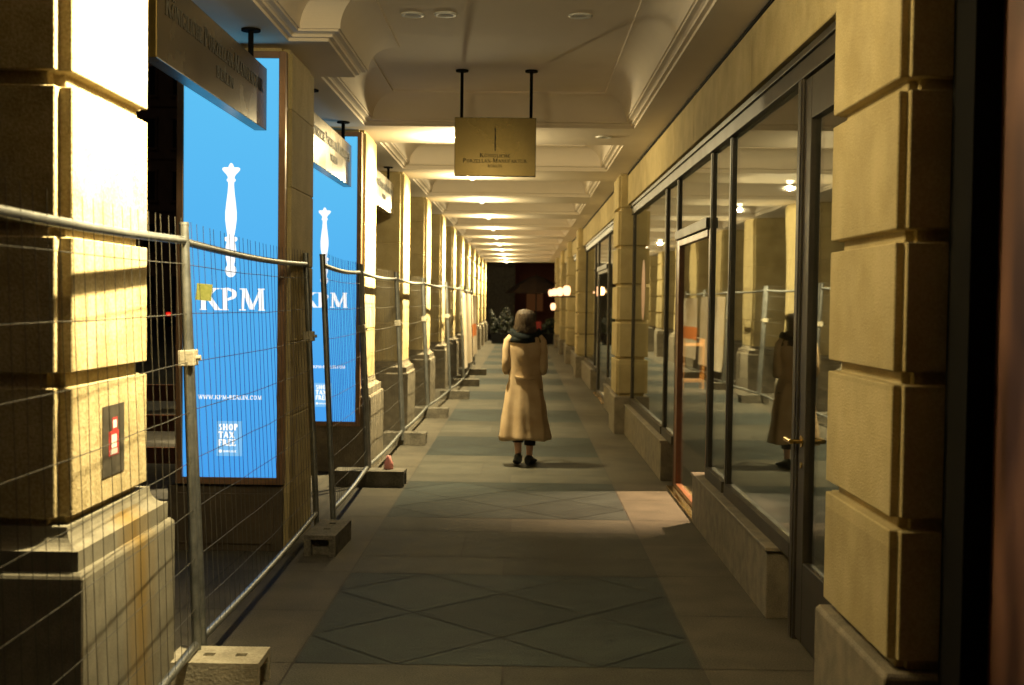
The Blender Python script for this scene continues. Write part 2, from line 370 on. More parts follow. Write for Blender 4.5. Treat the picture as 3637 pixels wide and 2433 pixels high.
SCEPTRE = [(0,377),(3,379),(5,383),(7,388),(11,390),(16,387),(20,389),(20,393),(16,398),(11,403),(8,408),(7.5,412),(10,414),(10,418),(7,420),(6.5,427),(8,445),(10.5,465),(13,488),(13,505),(10.5,525),(8,540),(8,543),(14,545),(15,549),(13,553),(9,555),(11,563),(12.5,575),(11.5,590),(8,605),(8,609),(12,613),(13,621),(10,629),(5,634),(0,635)]
def sceptre(mb, o, u, v, n, height, wscale=1.0, depth=0.002):
    o = Vector(o); u = Vector(u); v = Vector(v); n = Vector(n)
    k = height / 258.0
    for i in range(len(SCEPTRE)-1):
        (a, ya), (b, yb) = SCEPTRE[i], SCEPTRE[i+1]
        if ya == yb: continue
        q = [(-a, ya), (a, ya), (b, yb), (-b, yb)]
        base = [o + u*(x*k*wscale) + v*((635-y)*k) for x, y in q]
        vs = base + [p + n*depth for p in base]
        mb.add(vs, [(4,7,6,5),(0,1,5,4),(1,2,6,5),(2,3,7,6),(3,0,4,7)])

# ------------------------------------------------------------------ camera
CAMH = 1.70; FS = 4400.0; W_, H_ = 3637.0, 2433.0
vx, vy, roll = 1857.0, 1072.0, R(0.75)
ox, oy = vx - W_/2, H_/2 - vy
a = ox*math.cos(roll) - oy*math.sin(roll); b = ox*math.sin(roll) + oy*math.cos(roll)
pitch = math.atan2(b, FS); yaw = math.atan2(a, math.hypot(FS, b))
cam_d = bpy.data.cameras.new('camera'); cam = bpy.data.objects.new('camera', cam_d); COL.objects.link(cam)
cam.matrix_world = Matrix.Translation((0, 0, CAMH)) @ Matrix.Rotation(yaw, 4, 'Z') @ Matrix.Rotation(math.pi/2 - pitch, 4, 'X') @ Matrix.Rotation(roll, 4, 'Z')
cam_d.sensor_width = 36; cam_d.lens = 36*FS/W_; cam_d.clip_end = 600; cam_d.clip_start = 0.05
cam_d.dof.use_dof = True; cam_d.dof.focus_distance = 7.6; cam_d.dof.aperture_fstop = 3.2
scene.camera = cam

# ------------------------------------------------------------------ measures
H = 3.38                     # soffit height
XC = -1.57                   # inner face of the columns
CW, CD = 0.78, 0.95          # column width and depth
NC = 13
ZK = [4.26] + [4.40 + 3.93*k for k in range(1, NC)]
ORD = ['first','second','third','fourth','fifth','sixth','seventh','eighth','ninth','tenth','eleventh','twelfth','thirteenth']

# ------------------------------------------------------------------ ground
g = MB(); g.add([(-200,-30,-0.06),(200,-30,-0.06),(200,300,-0.06),(-200,300,-0.06)], [(0,1,2,3)])
tag(g.build('road', M['asphalt']), kind='structure')
g = MB(); g.box(-5.5,-2.62,-3,54,-0.055,-0.012)
tag(g.build('sidewalk', mottled('setts', (0.05,0.045,0.04), (0.10,0.09,0.075), 14, 0.8, 0.9, 16, fine=0.3)), kind='structure')

def clip_poly(poly, x0, x1, y0, y1):
    for ax, val, sgn in ((0,x0,1),(0,x1,-1),(1,y0,1),(1,y1,-1)):
        out = []
        for i in range(len(poly)):
            p = poly[i-1]; q = poly[i]
            pi = sgn*(p[ax]-val) >= 0; qi = sgn*(q[ax]-val) >= 0
            if pi != qi:
                t = (val-p[ax])/(q[ax]-p[ax])
                out.append((p[0]+t*(q[0]-p[0]), p[1]+t*(q[1]-p[1])))
            if qi: out.append(q)
        poly = out
        if len(poly) < 3: return []
    return poly
def shrink(poly, d):
    n = len(poly); cx = sum(p[0] for p in poly)/n; cy = sum(p[1] for p in poly)/n
    out = []
    for i in range(n):
        p0, p, p1 = poly[i-1], poly[i], poly[(i+1) % n]
        e0 = Vector((p[0]-p0[0], p[1]-p0[1])); e1 = Vector((p1[0]-p[0], p1[1]-p[1]))
        if e0.length < 1e-5 or e1.length < 1e-5: continue
        e0.normalize(); e1.normalize()
        n0 = Vector((-e0.y, e0.x)); n1 = Vector((-e1.y, e1.x))
        k = 1 + n0.dot(n1)
        if k < 0.15: k = 0.15
        q = Vector(p) + (n0+n1)*(d/k)
        out.append((q.x, q.y))
    return out
tiles = []
def tile(poly, base, jit=0.12):
    p = shrink(poly, 0.005)
    if len(p) < 3: return
    area = sum(p[i-1][0]*p[i][1]-p[i][0]*p[i-1][1] for i in range(len(p)))/2
    if area < 0.004: return
    k = 1 + random.uniform(-jit, jit)
    tiles.append((p, tuple(c*k for c in base)))
SLATE = (0.032,0.040,0.040); BAND = (0.060,0.060,0.051); EDGE = (0.076,0.070,0.056)
XL, XR = -1.05, 0.86
P = 3.93
k = -2
while True:
    y0 = 5.73 + P*k; k += 1
    if y0 > 52: break
    yc, xc = y0 + 0.965, (XL+XR)/2
    for i in range(-3, 4):
        for j in range(-3, 4):
            u, v = i*0.96, j*0.96
            cx = xc + (u+v)/2; cy = yc + (v-u)/2
            d = 0.48
            q = clip_poly([(cx-d,cy),(cx,cy-d),(cx+d,cy),(cx,cy+d)], XL, XR, y0, y0+1.93)
            if q: tile(q, SLATE, 0.2)
    for (ya, yb, xs) in ((1.93,2.45,(XL,-0.1,XR)),(2.45,3.36,(XL,-0.39,0.26,XR)),(3.36,3.93,(XL,-0.07,XR))):
        for i in range(len(xs)-1):
            tile(rect(xs[i], xs[i+1], y0+ya, y0+yb), BAND, 0.16)
    for (yy0, yy1) in ((0,0.98),(0.98,1.96),(1.96,2.95),(2.95,3.93)):
        for (xa, xb) in ((-2.6,-1.84),(-1.84,XL),(XR,1.7)):
            tile(rect(xa, xb, y0+yy0, y0+yy1), EDGE, 0.07)
me = bpy.data.meshes.new('arcade_floor'); vs = []; fs = []; cols = []
for p, c in tiles:
    n0 = len(vs); vs += [(x, y, 0.0) for x, y in p]; fs.append(tuple(range(n0, n0+len(p)))); cols += [c]*len(p)
n0 = len(vs); vs += [(-2.61,-2.2,-0.004),(1.7,-2.2,-0.004),(1.7,54,-0.004),(-2.61,54,-0.004)]; fs.append((n0,n0+1,n0+2,n0+3)); cols += [(0.2,0.2,0.2)]*4
n0 = len(vs); vs += [(-2.61,-2.2,-0.05),(-2.61,54,-0.05),(-2.61,54,-0.004),(-2.61,-2.2,-0.004)]; fs.append((n0,n0+1,n0+2,n0+3)); cols += [(0.2,0.2,0.2)]*4
me.from_pydata(vs, [], fs); me.materials.append(M['tile']); me.materials.append(M['joint'])
me.polygons[-1].material_index = 1; me.polygons[-2].material_index = 1
at = me.color_attributes.new('tint', 'FLOAT_COLOR', 'CORNER')
li = 0
for poly in me.polygons:
    for vi in poly.vertices:
        at.data[li].color = (*cols[vi], 1); li += 1
o = bpy.data.objects.new('arcade_floor', me); COL.objects.link(o); tag(o, kind='structure')

# ------------------------------------------------------------------ ceiling with moulded coffers
cm = MB()
PROF = [(0,0),(0,0.022),(0.03,0.022),(0.03,0.04),(0.045,0.047),(0.075,0.05),(0.075,0.066),(0.088,0.066)]
r = 0.215
for i in range(1, 19):
    t = math.pi/2*i/18
    PROF.append((0.088 + r*(1-math.cos(t)), 0.066 + r*math.sin(t)))
PROF += [(0.303,0.30),(0.318,0.30)]
def coffer(poly):
    rings = [[(x, y, H+h) for x, y in ipoly(poly, d)] for d, h in PROF]
    n = len(poly)
    for i in range(len(rings)-1):
        vs = rings[i] + rings[i+1]
        cm.add(vs, [(q, n+q, n+(q+1) % n, (q+1) % n) for q in range(n)], smooth=False)
    cm.add(rings[-1], [tuple(reversed(range(n)))])
def soff(x0, x1, y0, y1):
    cm.add([(x0,y0,H),(x1,y0,H),(x1,y1,H),(x0,y1,H)], [(3,2,1,0)])
CX0, CX1 = -1.55, 1.05
YS, YE = -2.5, 52.6
soff(-2.5, CX0, YS, YE); soff(CX1, 1.62, YS, YE)
big = [(CX0,5.25),(CX1,5.25),(CX1,12.02),(CX0,12.02),(CX0,9.42),(-1.29,9.42),(-1.29,8.13),(CX0,8.13)]
coffer(big); soff(CX0, -1.29, 8.13, 9.42)
coffer(rect(CX0, CX1, 0.6, 4.0)); soff(CX0, CX1, YS, 0.6); soff(CX0, CX1, 4.0, 5.25)
prev = 12.02
for kk in range(2, NC-1):
    ya, yb = ZK[kk]+CD+0.07, ZK[kk+1]-0.28
    coffer(rect(CX0, CX1, ya, yb)); soff(CX0, CX1, prev, ya); prev = yb
soff(CX0, CX1, prev, YE)
# mass of the building above and the outer edge of the soffit
cm.box(-2.5, 9.0, YS, YE, H+0.36, H+3.0)
cm.add([(-2.5,YS,H),(-2.5,YE,H),(-2.5,YE,H+0.36),(-2.5,YS,H+0.36)], [(0,1,2,3)])
cm.add([(-2.5,YE,H),(1.62,YE,H),(1.62,YE,H+0.36),(-2.5,YE,H+0.36)], [(3,2,1,0)])
cm.add([(-2.5,YS,H),(1.62,YS,H),(1.62,YS,H+0.36),(-2.5,YS,H+0.36)], [(0,1,2,3)])
tag(cm.build('ceiling', M['plaster']), kind='structure')

# ------------------------------------------------------------------ columns
JO = [0.90, 1.405, 1.93, 2.45, 2.97]
def shaft_levels(z0, joints, jh, jd):
    lv = [(z0, jd if joints and abs(joints[0]-z0) < 0.05 else 0.0)]
    for j in joints:
        if j - jh/2 <= z0:
            lv = [(z0, jd), (j+jh/2, jd), (j+jh/2+0.0005, 0)]
        else:
            lv += [(j-jh/2, 0), (j-jh/2+0.0005, jd), (j+jh/2, jd), (j+jh/2+0.0005, 0)]
    lv += [(H-0.035, 0), (H-0.0345, 0.022), (H-0.002, 0.022)]
    return lv
def make_column(deep, base=True, gmat='granite', smat='stone'):
    root = empty('arcade_column')
    z0 = 0.90 if base else 0.0
    s = MB(); jn = JO if deep else [0.90, 1.405, 1.93, 2.45, 2.97]
    jh, jd = (0.052, 0.035) if deep else (0.010, 0.006)
    stack(s, notched(-CW, 0, 0, CD, 0.045), shaft_levels(z0, jn, jh, jd))
    s.build('shaft', M[smat], root, bevel=0.004, seg=1)
    if base:
        p = MB(); stack(p, rect(-CW-0.085, 0.085, -0.085, CD+0.085), [(0,0),(0.74,0),(0.755,0.012)])
        p.build('plinth', M[gmat], root, bevel=0.006, seg=1)
        q = MB(); lv = [(0.755, 0.025), (0.825, 0.025)]
        for i in range(7):
            t = math.pi/2*i/6
            lv.append((0.826 + 0.07*(1-math.cos(t)), 0.030 + 0.055*math.sin(t)))
        lv.append((0.899, 0.086))
        stack(q, rect(-CW-0.085, 0.085, -0.085, CD+0.085), lv)
        q.build('base_moulding', M[gmat], root)
    return root
protoA = make_column(True, gmat='stained_granite', smat='rough_stone')
protoB = make_column(False, base=False)
protoC = make_column(False)
protoD = make_column(True)
used = set()
CL = {0: 'nearest column, rusticated sandstone on a rust streaked plinth, a dark sticker on its bright side',
      1: 'plain column without a base, clad behind the nearest and largest blue screen',
      2: 'bright sided stone column carrying the farther blue screen on its front'}
for kk in range(NC):
    pr = protoA if kk == 0 else protoB if kk == 1 else protoC if kk < 8 else protoD
    if pr in used: c = copy_tree(pr)
    else: c = pr; used.add(pr)
    c.location = (XC, ZK[kk], 0)
    lab = CL.get(kk, 'sunlit')
    if kk > 2:
        lab = ('last and farthest' if kk == NC-1 else ORD[kk] + ' from the front') + (' pale stone column in the left row, smooth shaft on a block plinth' if kk < 8 else ' stone column in the left row, shaft banded by dark joints')
    tag(c, lab, 'column', 'stone columns along the open side')

# ------------------------------------------------------------------ blue display screens on columns 2 and 3
def make_screen():
    root = empty('display_screen')
    w, z0, z1 = 0.632, 0.50, 3.29; t = 0.045
    f = MB()
    f.box(-w/2-t, -w/2, -0.02, 0.071, z0-t, z1+t); f.box(w/2, w/2+t, -0.02, 0.071, z0-t, z1+t)
    f.box(-w/2, w/2, -0.02, 0.07, z0-t, z0); f.box(-w/2, w/2, -0.02, 0.07, z1, z1+t)
    f.build('screen_frame', M['bronze'], root, bevel=0.003)
    p = MB(); p.add([(-w/2,0,z0),(w/2,0,z0),(w/2,0,z1),(-w/2,0,z1)], [(0,1,2,3)]); p.box(-w/2+0.001, w/2-0.001, 0.004, 0.069, z0+0.001, z1-0.001)
    p.build('display_panel', M['screen'], root)
    u, v, n = (1,0,0), (0,0,1), (0,-1,0)
    e = MB(); sceptre(e, (0,-0.002,1.838), u, v, n, 0.76, 1.0, 0.002); e.build('sceptre_emblem', M['screen_white'], root)
    e = MB(); text(e, 'KPM', (0.012,-0.002,1.618), u, v, n, 0.147, 0.445, bold=1.45, gap=0.0); e.build('lettering', M['screen_white'], root)
    e = MB(); text(e, 'WWW.KPM-BERLIN.COM', (0.0,-0.002,1.022), u, v, n, 0.028, 0.43, bold=1.3); e.build('web_address', M['screen_white'], root)
    e = MB(); e.box(-0.088, 0.082, -0.002, -0.0005, 0.642, 0.876); bg = e.build('shopping_notice', M['screen_pale'], root)
    e = MB()
    for i, wd in enumerate(('SHOP','TAX','FREE')):
        text(e, wd, (-0.075,-0.004,0.815-0.052*i), u, v, n, 0.043, (0.135,0.108,0.118)[i], serif=False, bold=2.0, center=False, gap=0.04)
    e.build('notice_text', M['screen_white'], bg); e = MB()
    text(e, 'GLOBAL BLUE', (-0.045,-0.004,0.668), u, v, n, 0.013, 0.09, serif=False, bold=1.8, center=False)
    e.cyl((-0.062,-0.004,0.675), (-0.062,-0.006,0.675), 0.011, n=14)
    e.build('small_print', M['screen_white'], bg)
    return root
sc = make_screen()
for i, kk in enumerate((1, 2)):
    s = sc if i == 0 else copy_tree(sc)
    s.location = (-1.95, ZK[kk]-(0.075 if kk == 1 else 0.115), 0)
    tag(s, ('tall glowing blue display screen with white sceptre, nearest and largest of the two' if i == 0 else 'tall glowing blue display screen partly hidden behind the nearer one and a leaning fence post'), 'display screen', 'blue display screens on the columns')
# dark cladding box under the nearest screen
b = MB(); b.box(-2.37,-1.60,ZK[1]-0.06,ZK[1]-0.003,0.0,0.44); b.box(-2.30,-1.66,ZK[1]-0.075,ZK[1]-0.0605,0.05,0.39)
b.build('cladding_panel', M['cladding'], None, bevel=0.004)
tag(bpy.data.objects['cladding_panel'], 'dark panelled box on the floor below the nearest blue screen', 'panel')

# ------------------------------------------------------------------ hanging signs between the columns
def make_long_sign():
    root = empty('hanging_sign')
    y0, y1, z0, z1 = 0.0, 2.42, 2.79, 3.19
    p = MB(); p.box(-0.08, 0, y0, y1, z0, z1); p.build('sign_box', M['brass'], root, bevel=0.004)
    t = MB(); u, v, n = (0,1,0), (0,0,1), (1,0,0)
    text(t, 'KÖNIGLICHE PORZELLAN-MANUFAKTUR', (0.0015,1.21,3.015), u, v, n, 0.098, 2.16, depth=0.0015, caps=True)
    t.build('name_line', M['letter_dark'], root); t = MB()
    text(t, 'BERLIN', (0.0015,1.30,2.90), u, v, n, 0.062, 0.40, depth=0.0015)
    t.build('city_line', M['letter_dark'], root)
    for yy in (0.35, 2.12):
        s = MB(); s.cyl((-0.04,yy,3.185), (-0.04,yy,H-0.012), 0.017); s.cyl((-0.04,yy,H-0.014), (-0.04,yy,H-0.001), 0.06, n=18)
        s.build('hanger_rod', M['black'], root)
    return root
ls = make_long_sign()
for i, (kk, lab) in enumerate(((0, 'nearest long brass sign board hung between the first and second columns, lettering readable'),
                               (1, 'middle long brass sign board hanging in front of the farther blue screen'),
                               (2, 'smallest and farthest long brass sign board hung past the blue screens'))):
    s = ls if i == 0 else copy_tree(ls)
    s.location = (-1.68, (5.66 if kk == 0 else ZK[kk]+CD+0.36), 0)
    tag(s, lab, 'hanging sign', 'long brass signs between the columns')

root = empty('hanging_sign', (-0.255, 10.65, 0), 'square brass sign with small black sceptre hung over the middle of the walkway', 'hanging sign')
p = MB(); p.box(-0.349, 0.349, 0, 0.06, 2.772, 3.272); p.build('sign_box', M['brass'], root, bevel=0.004)
t = MB(); u, v, n = (1,0,0), (0,0,1), (0,-1,0)
sceptre(t, (0,-0.0015,2.985), u, v, n, 0.20, 0.62, 0.0015); t.build('sceptre_emblem', M['letter_dark'], root); t = MB()
text(t, 'KÖNIGLICHE', (0,-0.0015,2.932), u, v, n, 0.036, 0.265, depth=0.0015, caps=True, bold=1.25)
t.build('name_line', M['letter_dark'], root); t = MB()
text(t, 'PORZELLAN-MANUFAKTUR', (0,-0.0015,2.887), u, v, n, 0.036, 0.55, depth=0.0015, caps=True, bold=1.25)
t.build('name_line', M['letter_dark'], root); t = MB()
text(t, 'BERLIN', (0,-0.0015,2.848), u, v, n, 0.022, 0.125, depth=0.0015, bold=1.25)
t.build('city_line', M['letter_dark'], root)
for xx in (-0.292, 0.303):
    s = MB(); s.cyl((xx,0.03,3.268), (xx,0.03,H+0.285), 0.014); s.cyl((xx,0.03,H+0.284), (xx,0.03,H+0.299), 0.055, n=18)
    s.build('hanger_rod', M['black'], root)
root.rotation_euler.z = R(-1.2)

# ------------------------------------------------------------------ ceiling lamps
LAMPC = (1.0, 0.81, 0.43)
def make_lamp(on):
    root = empty('ceiling_lamp')
    rim = MB(); rim.lathe([(0.045,-0.004),(0.06,-0.012),(0.078,-0.010),(0.084,-0.001),(0.045,-0.001)], n=24)
    rim.build('trim_ring', M['white'], root)
    l = MB(); l.lathe([(0.0,-0.062),(0.02,-0.058),(0.036,-0.045),(0.044,-0.025),(0.045,-0.002),(0.0,-0.001)] if on else [(0.0,-0.0035),(0.045,-0.0035),(0.045,-0.001),(0.0,-0.001)], n=20)
    l.build('lens', M['lamp_glow'] if on else M['lamp_off'], root)
    return root
def spot(name, loc, color, power, size, blend=1.0, radius=0.04, parent=None, aim=None):
    d = bpy.data.lights.new(name, 'SPOT'); d.energy = power; d.color = color; d.spot_size = R(size); d.spot_blend = blend; d.shadow_soft_size = radius
    o = bpy.data.objects.new(name, d); COL.objects.link(o); o.location = loc
    if aim: o.rotation_euler = Vector(aim).to_track_quat('-Z', 'Y').to_euler()
    if parent: o.parent = parent
    return o
lamp_on = make_lamp(True); lamp_off = make_lamp(False)
lamp_set = [lamp_on] + [copy_tree(lamp_on) for _ in range(NC-2)]
lamp_set.reverse()
for kk in range(NC):
    if kk == 1: continue
    l = lamp_set.pop()
    l.location = (-0.70, ZK[kk]+0.5, H)
    tag(l, 'lit round spotlight in the ceiling beam at the ' + ORD[kk] + ' column from the front' if kk < NC-1 else 'lit round spotlight in the ceiling beam at the farthest column', 'ceiling lamp', 'lit spotlights along the ceiling')
    pw = 4000 if kk == 0 else 4000
    d = bpy.data.lights.new('lamp_spill', 'POINT'); d.energy = 360 if kk == 0 else 330 if kk == 2 else 235; d.color = LAMPC; d.shadow_soft_size = 0.22 if kk == 0 else 0.03
    so = bpy.data.objects.new('lamp_spill', d); COL.objects.link(so); so.parent = l; so.location = (0, 0, -0.20 if kk == 0 else -0.115)
    if kk: spot('lamp_bulb', (0, 0, -0.085), LAMPC, 4000, 92, 1.0, 0.035, l, aim=(-1, 0, -0.92))
    s = spot('lamp_bulb', (0, 0, -0.085), LAMPC, pw, 92 if kk == 0 else 108, 1.0, 0.035, l, aim=(-1, 0, -0.92) if kk == 0 else (-0.36, 0, -1))
for i, (x, y, z, lab) in enumerate(((-0.79, 8.64, H+0.30, 'unlit pale round lamp in the first coffer, left of the hanging square sign'),
                                    (-0.56, 8.62, H+0.30, 'unlit ceiling fitting in the first coffer, middle of the three'),
                                    (0.37, 8.62, H+0.30, 'unlit ceiling fitting in the first coffer, right of the square sign'),
                                    (0.80, 12.6, H, 'unlit round fitting in the lit beam right of the square sign'))):
    l = lamp_off if i == 0 else copy_tree(lamp_off)
    l.location = (x, y, z); tag(l, lab, 'ceiling lamp', 'unlit ceiling fittings')

# ------------------------------------------------------------------ pilasters of the shop side
XP, XF, XG = 1.225, 1.34, 1.435
PJ = [0.506, 0.98, 1.463, 1.934, 2.43, 2.92]
def make_pilaster(d):
    root = empty('wall_pilaster')
    s = MB(); stack(s, notched(0, 0.40, 0, d, 0.03), shaft_levels(0.49, PJ, 0.044, 0.042))
    s.build('shaft', M['stone'], root, bevel=0.004, seg=1)
    p = MB(); stack(p, rect(-0.02, 0.42, -0.02, d+0.02), [(0,0),(0.475,0),(0.489,0.012)])
    p.build('plinth', M['granite'], root, bevel=0.005, seg=1)
    return root
PZ = [(4.07, 0.89), (16.1, 0.95), (28.0, 0.95), (34.3, 0.9), (40.3, 0.9), (46.6, 0.9)]
pp = make_pilaster(0.92)
PL = ['nearest wall pilaster of banded sandstone at the right edge beside the dark poster window',
      'second wall pilaster, greyish front lit by the blue screens, beyond the large shop window',
      'third wall pilaster in the right wall, just before the glowing lanterns',
      'fourth wall pilaster in the right wall, beside the nearest box lantern',
      'fifth wall pilaster in the right wall, far down beyond the lanterns',
      'farthest wall pilaster in the right wall at the end of the arcade']
for i, (y, d) in enumerate(PZ):
    q = pp if i == 0 else copy_tree(pp)
    q.location = (XP, y, 0); tag(q, PL[i], 'pilaster', 'banded pilasters of the shop wall')

# ------------------------------------------------------------------ shop fronts
def shopfront(y0, y1, members, base_spans, door, label, glass_spans, stile='mahogany'):
    """members: (y, half width); door: (ya, yb) doorway; base_spans: granite stall risers"""
    root = empty('shopfront', (XG, y0, 0), label, 'shopfront', 'glazed shopfronts of the right wall')
    X = lambda x: x - XG
    Y = lambda y: y - y0
    f = MB(); y = y0
    n = max(1, round((y1-y0)/1.25)); st = (y1-y0)/n
    for i in range(n):
        f.box(X(XF), X(1.66), Y(y0+st*i+0.003), Y(y0+st*(i+1)-0.003), 2.97, H-0.03)
    f.box(X(XF+0.10), X(1.60), Y(y0), Y(y1), 2.99, H-0.003)
    f.build('frieze', M['stone'], root, bevel=0.003, seg=1)
    f = MB(); f.box(X(XF-0.004), X(XF+0.0995), Y(y0), Y(y1), H-0.0295, H-0.004); f.build('gap_shade_strip', M['black'], root)  # black strip painted in for the shade of the gap above the frieze
    for (a_, b_) in base_spans:
        s = MB(); k_ = max(1, round((b_-a_)/1.5)); w_ = (b_-a_)/k_
        for i in range(k_):
            s.box(X(XF), X(1.56), Y(a_+w_*i+0.002), Y(a_+w_*(i+1)-0.002), 0, 0.365)
        s.box(X(XF-0.012), X(1.565), Y(a_-0.012), Y(b_+0.012), 0.366, 0.39)
        s.build('stall_riser', M['granite'], root, bevel=0.004, seg=1)
    h = MB(); h.box(X(XG-0.045), X(XG+0.05), Y(y0), Y(y1), 2.84, 2.968); h.box(X(XG-0.065), X(XG-0.0455), Y(y0), Y(y1), 2.93, 2.968)
    h.build('head_frame', M['dark_metal'], root, bevel=0.004)
    for (yy, hw) in members:
        m = MB(); zb = 0.392 if any(a_-0.02 <= yy <= b_+0.02 for a_, b_ in base_spans) else 0.0
        dd = 0.04 if hw > 0.055 else 0.02
        m.box(X(XG-dd), X(XG+0.02), Y(yy-hw), Y(yy+hw), zb, 2.839); m.box(X(XG-dd-0.006), X(XG-dd-0.0005), Y(yy-hw*0.5), Y(yy+hw*0.5), zb, 2.839)
        m.build('mullion', M['dark_metal'], root, bevel=0.004)
    for (a_, b_, z0, z1) in glass_spans:
        gl = MB(); gl.box(X(XG-0.004), X(XG+0.004), Y(a_), Y(b_), z0, z1)
        pane = gl.build('window_pane', M['glass'], root)
        if z0 > 0.2 and z0 < 1:
            bd = MB(); bd.box(X(XG-0.04), X(XG+0.04), Y(a_), Y(b_), 0.392, z0-0.001)
            bd.build('bottom_rail', M['dark_metal'], pane)
    if door:
        da, db = door
        t = MB(); t.box(X(XG-0.05), X(XG+0.045), Y(da), Y(db), 2.28, 2.36); t.build('transom', M['dark_metal'], root, bevel=0.004)
        d = MB(); sw = 0.075
        for (a_, b_) in ((da, db),):
            leaf = MB()
            leaf.box(X(XG-0.02), X(XG+0.02), Y(a_), Y(a_+sw*0.5), 0.03, 2.277); leaf.box(X(XG-0.028), X(XG+0.028), Y(b_-sw*2.2), Y(b_), 0.03, 2.277)
            leaf.box(X(XG-0.027), X(XG+0.027), Y(a_+sw), Y(b_-sw*2.2), 2.22, 2.276); leaf.box(X(XG-0.027), X(XG+0.027), Y(a_+sw), Y(b_-sw*2.2), 0.031, 0.07)
            lo = leaf.build('door_leaf', M[stile], root, bevel=0.003)
            gp = MB(); gp.box(X(XG-0.004), X(XG+0.004), Y(a_+sw*0.5), Y(b_-sw*2.2), 0.07, 2.22); gp.build('door_pane', M['door_glass'], lo)
        th = MB(); th.box(X(XG-0.09), X(XG+0.10), Y(da), Y(db), 0.003, 0.026); th.build('threshold', M['polished_brass'], root, bevel=0.003)
    return root
S1 = shopfront(4.99, 16.08, [(12.36,0.045),(11.44,0.045),(9.40,0.045),(8.53,0.045),(6.33,0.06),(16.03,0.04),(5.05,0.05)],
          [(6.68,9.63),(11.85,16.07)], (9.46,11.38), 'nearest shopfront with large reflecting panes, mahogany door and granite risers',
          [(12.41,15.98,0.47,2.838),(11.49,12.31,0.47,2.838),(9.46,11.38,2.37,2.838),(8.58,9.35,0.47,2.838),(6.40,8.48,0.47,2.838)])
# side entrance leaf beside the nearest pilaster, with a brass knob
d = MB(); Xo = lambda x: x - XG; Yo = lambda y: y - 4.99
d.box(Xo(XG-0.03), Xo(XG+0.03), Yo(5.11), Yo(5.21), 0.02, 2.83); d.box(Xo(XG-0.03), Xo(XG+0.03), Yo(6.13), Yo(6.265), 0.02, 2.83)
d.box(Xo(XG-0.029), Xo(XG+0.029), Yo(5.21), Yo(6.13), 2.62, 2.829); d.box(Xo(XG-0.029), Xo(XG+0.029), Yo(5.21), Yo(6.13), 0.021, 0.42)
sd = d.build('side_door', M['dark_metal'], S1, bevel=0.004)
gp = MB(); gp.box(Xo(XG-0.004), Xo(XG+0.004), Yo(5.21), Yo(6.13), 0.42, 2.62); gp.build('door_pane', M['glass'], sd)
kb = MB(); kx = Xo(XG-0.03); ky = Yo(6.19)
kb.cyl((kx,ky,1.02),(kx-0.055,ky,1.02),0.012); kb.cyl((kx,ky,1.02),(kx-0.006,ky,1.02),0.03,n=16)
kb.cyl((kx-0.055,ky-0.012,1.02),(kx-0.055,ky+0.13,1.02),0.012); kb.build('door_handle', M['polished_brass'], sd)
kb = MB(); kb.cyl((kx,ky,0.90),(kx-0.006,ky,0.90),0.016,n=12); kb.build('lock_plate', M['polished_brass'], sd)
S2 = shopfront(17.06, 27.98, [(20.6,0.045),(23.4,0.045),(24.4,0.045),(27.9,0.04),(17.12,0.04)], [(17.07,20.2),(24.2,27.95)], (20.7,23.3),
          'second shopfront along the right wall, between the second and third pilasters',
          [(17.16,20.55,0.47,2.838),(20.7,23.3,2.37,2.838),(23.45,24.35,0.47,2.838),(24.45,27.86,0.47,2.838)], stile='dark_metal')
for i, (a_, b_) in enumerate(((28.96,34.28),(35.24,40.28),(41.24,46.58),(47.56,52.5))):
    shopfront(a_, b_, [(a_+1.8,0.04),(b_-1.8,0.04)], [(a_+0.01,b_-0.01)], None,
              ['third shopfront on the right, behind the glowing lanterns','fourth shopfront on the right, beyond the nearest lantern','fifth shopfront on the right, narrow and far along the wall','last shopfront on the right where the arcade ends'][i],
              [(a_+0.01,a_+1.75,0.47,2.838),(a_+1.85,b_-1.85,0.47,2.838),(b_-1.75,b_-0.01,0.47,2.838)])
# poster window nearest to the camera on the right
pw = empty('poster_window', (XG, 0.0, 0), 'dark window with a blurred reddish portrait style poster at the right picture edge', 'window')
f = MB(); f.box(-0.05, 0.06, 3.86, 4.06, 0.0, 3.35); f.box(-0.05, 0.06, -2.0, -1.9, 0.0, 3.35); f.box(-0.05, 0.06, -1.9, 3.86, 3.2, 3.35); f.box(-0.05, 0.06, -1.9, 3.86, 0.0, 0.18)
f.build('window_frame', M['black'], pw, bevel=0.004)
f = MB(); f.box(0.035, 0.05, -1.9, 3.86, 0.18, 3.2); f.build('poster', M['poster'], pw)

# shop interiors
def room(y0, y1, name, dep=4.5):
    r = MB(); x0, x1, z1 = 1.57, 1.57+dep, 3.30
    r.add([(x1,y0,0),(x1,y1,0),(x1,y1,z1),(x1,y0,z1)], [(0,3,2,1)])
    r.add([(x0,y0,0),(x1,y0,0),(x1,y0,z1),(x0,y0,z1)], [(0,3,2,1)])
    r.add([(x0,y1,0),(x1,y1,0),(x1,y1,z1),(x0,y1,z1)], [(0,1,2,3)])
    r.add([(x0,y0,z1),(x1,y0,z1),(x1,y1,z1),(x0,y1,z1)], [(0,3,2,1)])
    r.add([(x0+0.14,y0,0.005),(x1,y0,0.005),(x1,y1,0.005),(x0+0.14,y1,0.005)], [(0,1,2,3)], mi=1)
    return tag(r.build(name, [M['interior'], M['interior_floor']]), kind='structure')
room(4.6, 28.4, 'shop_interior'); room(28.5, 53.0, 'shop_interior', 3.0); 

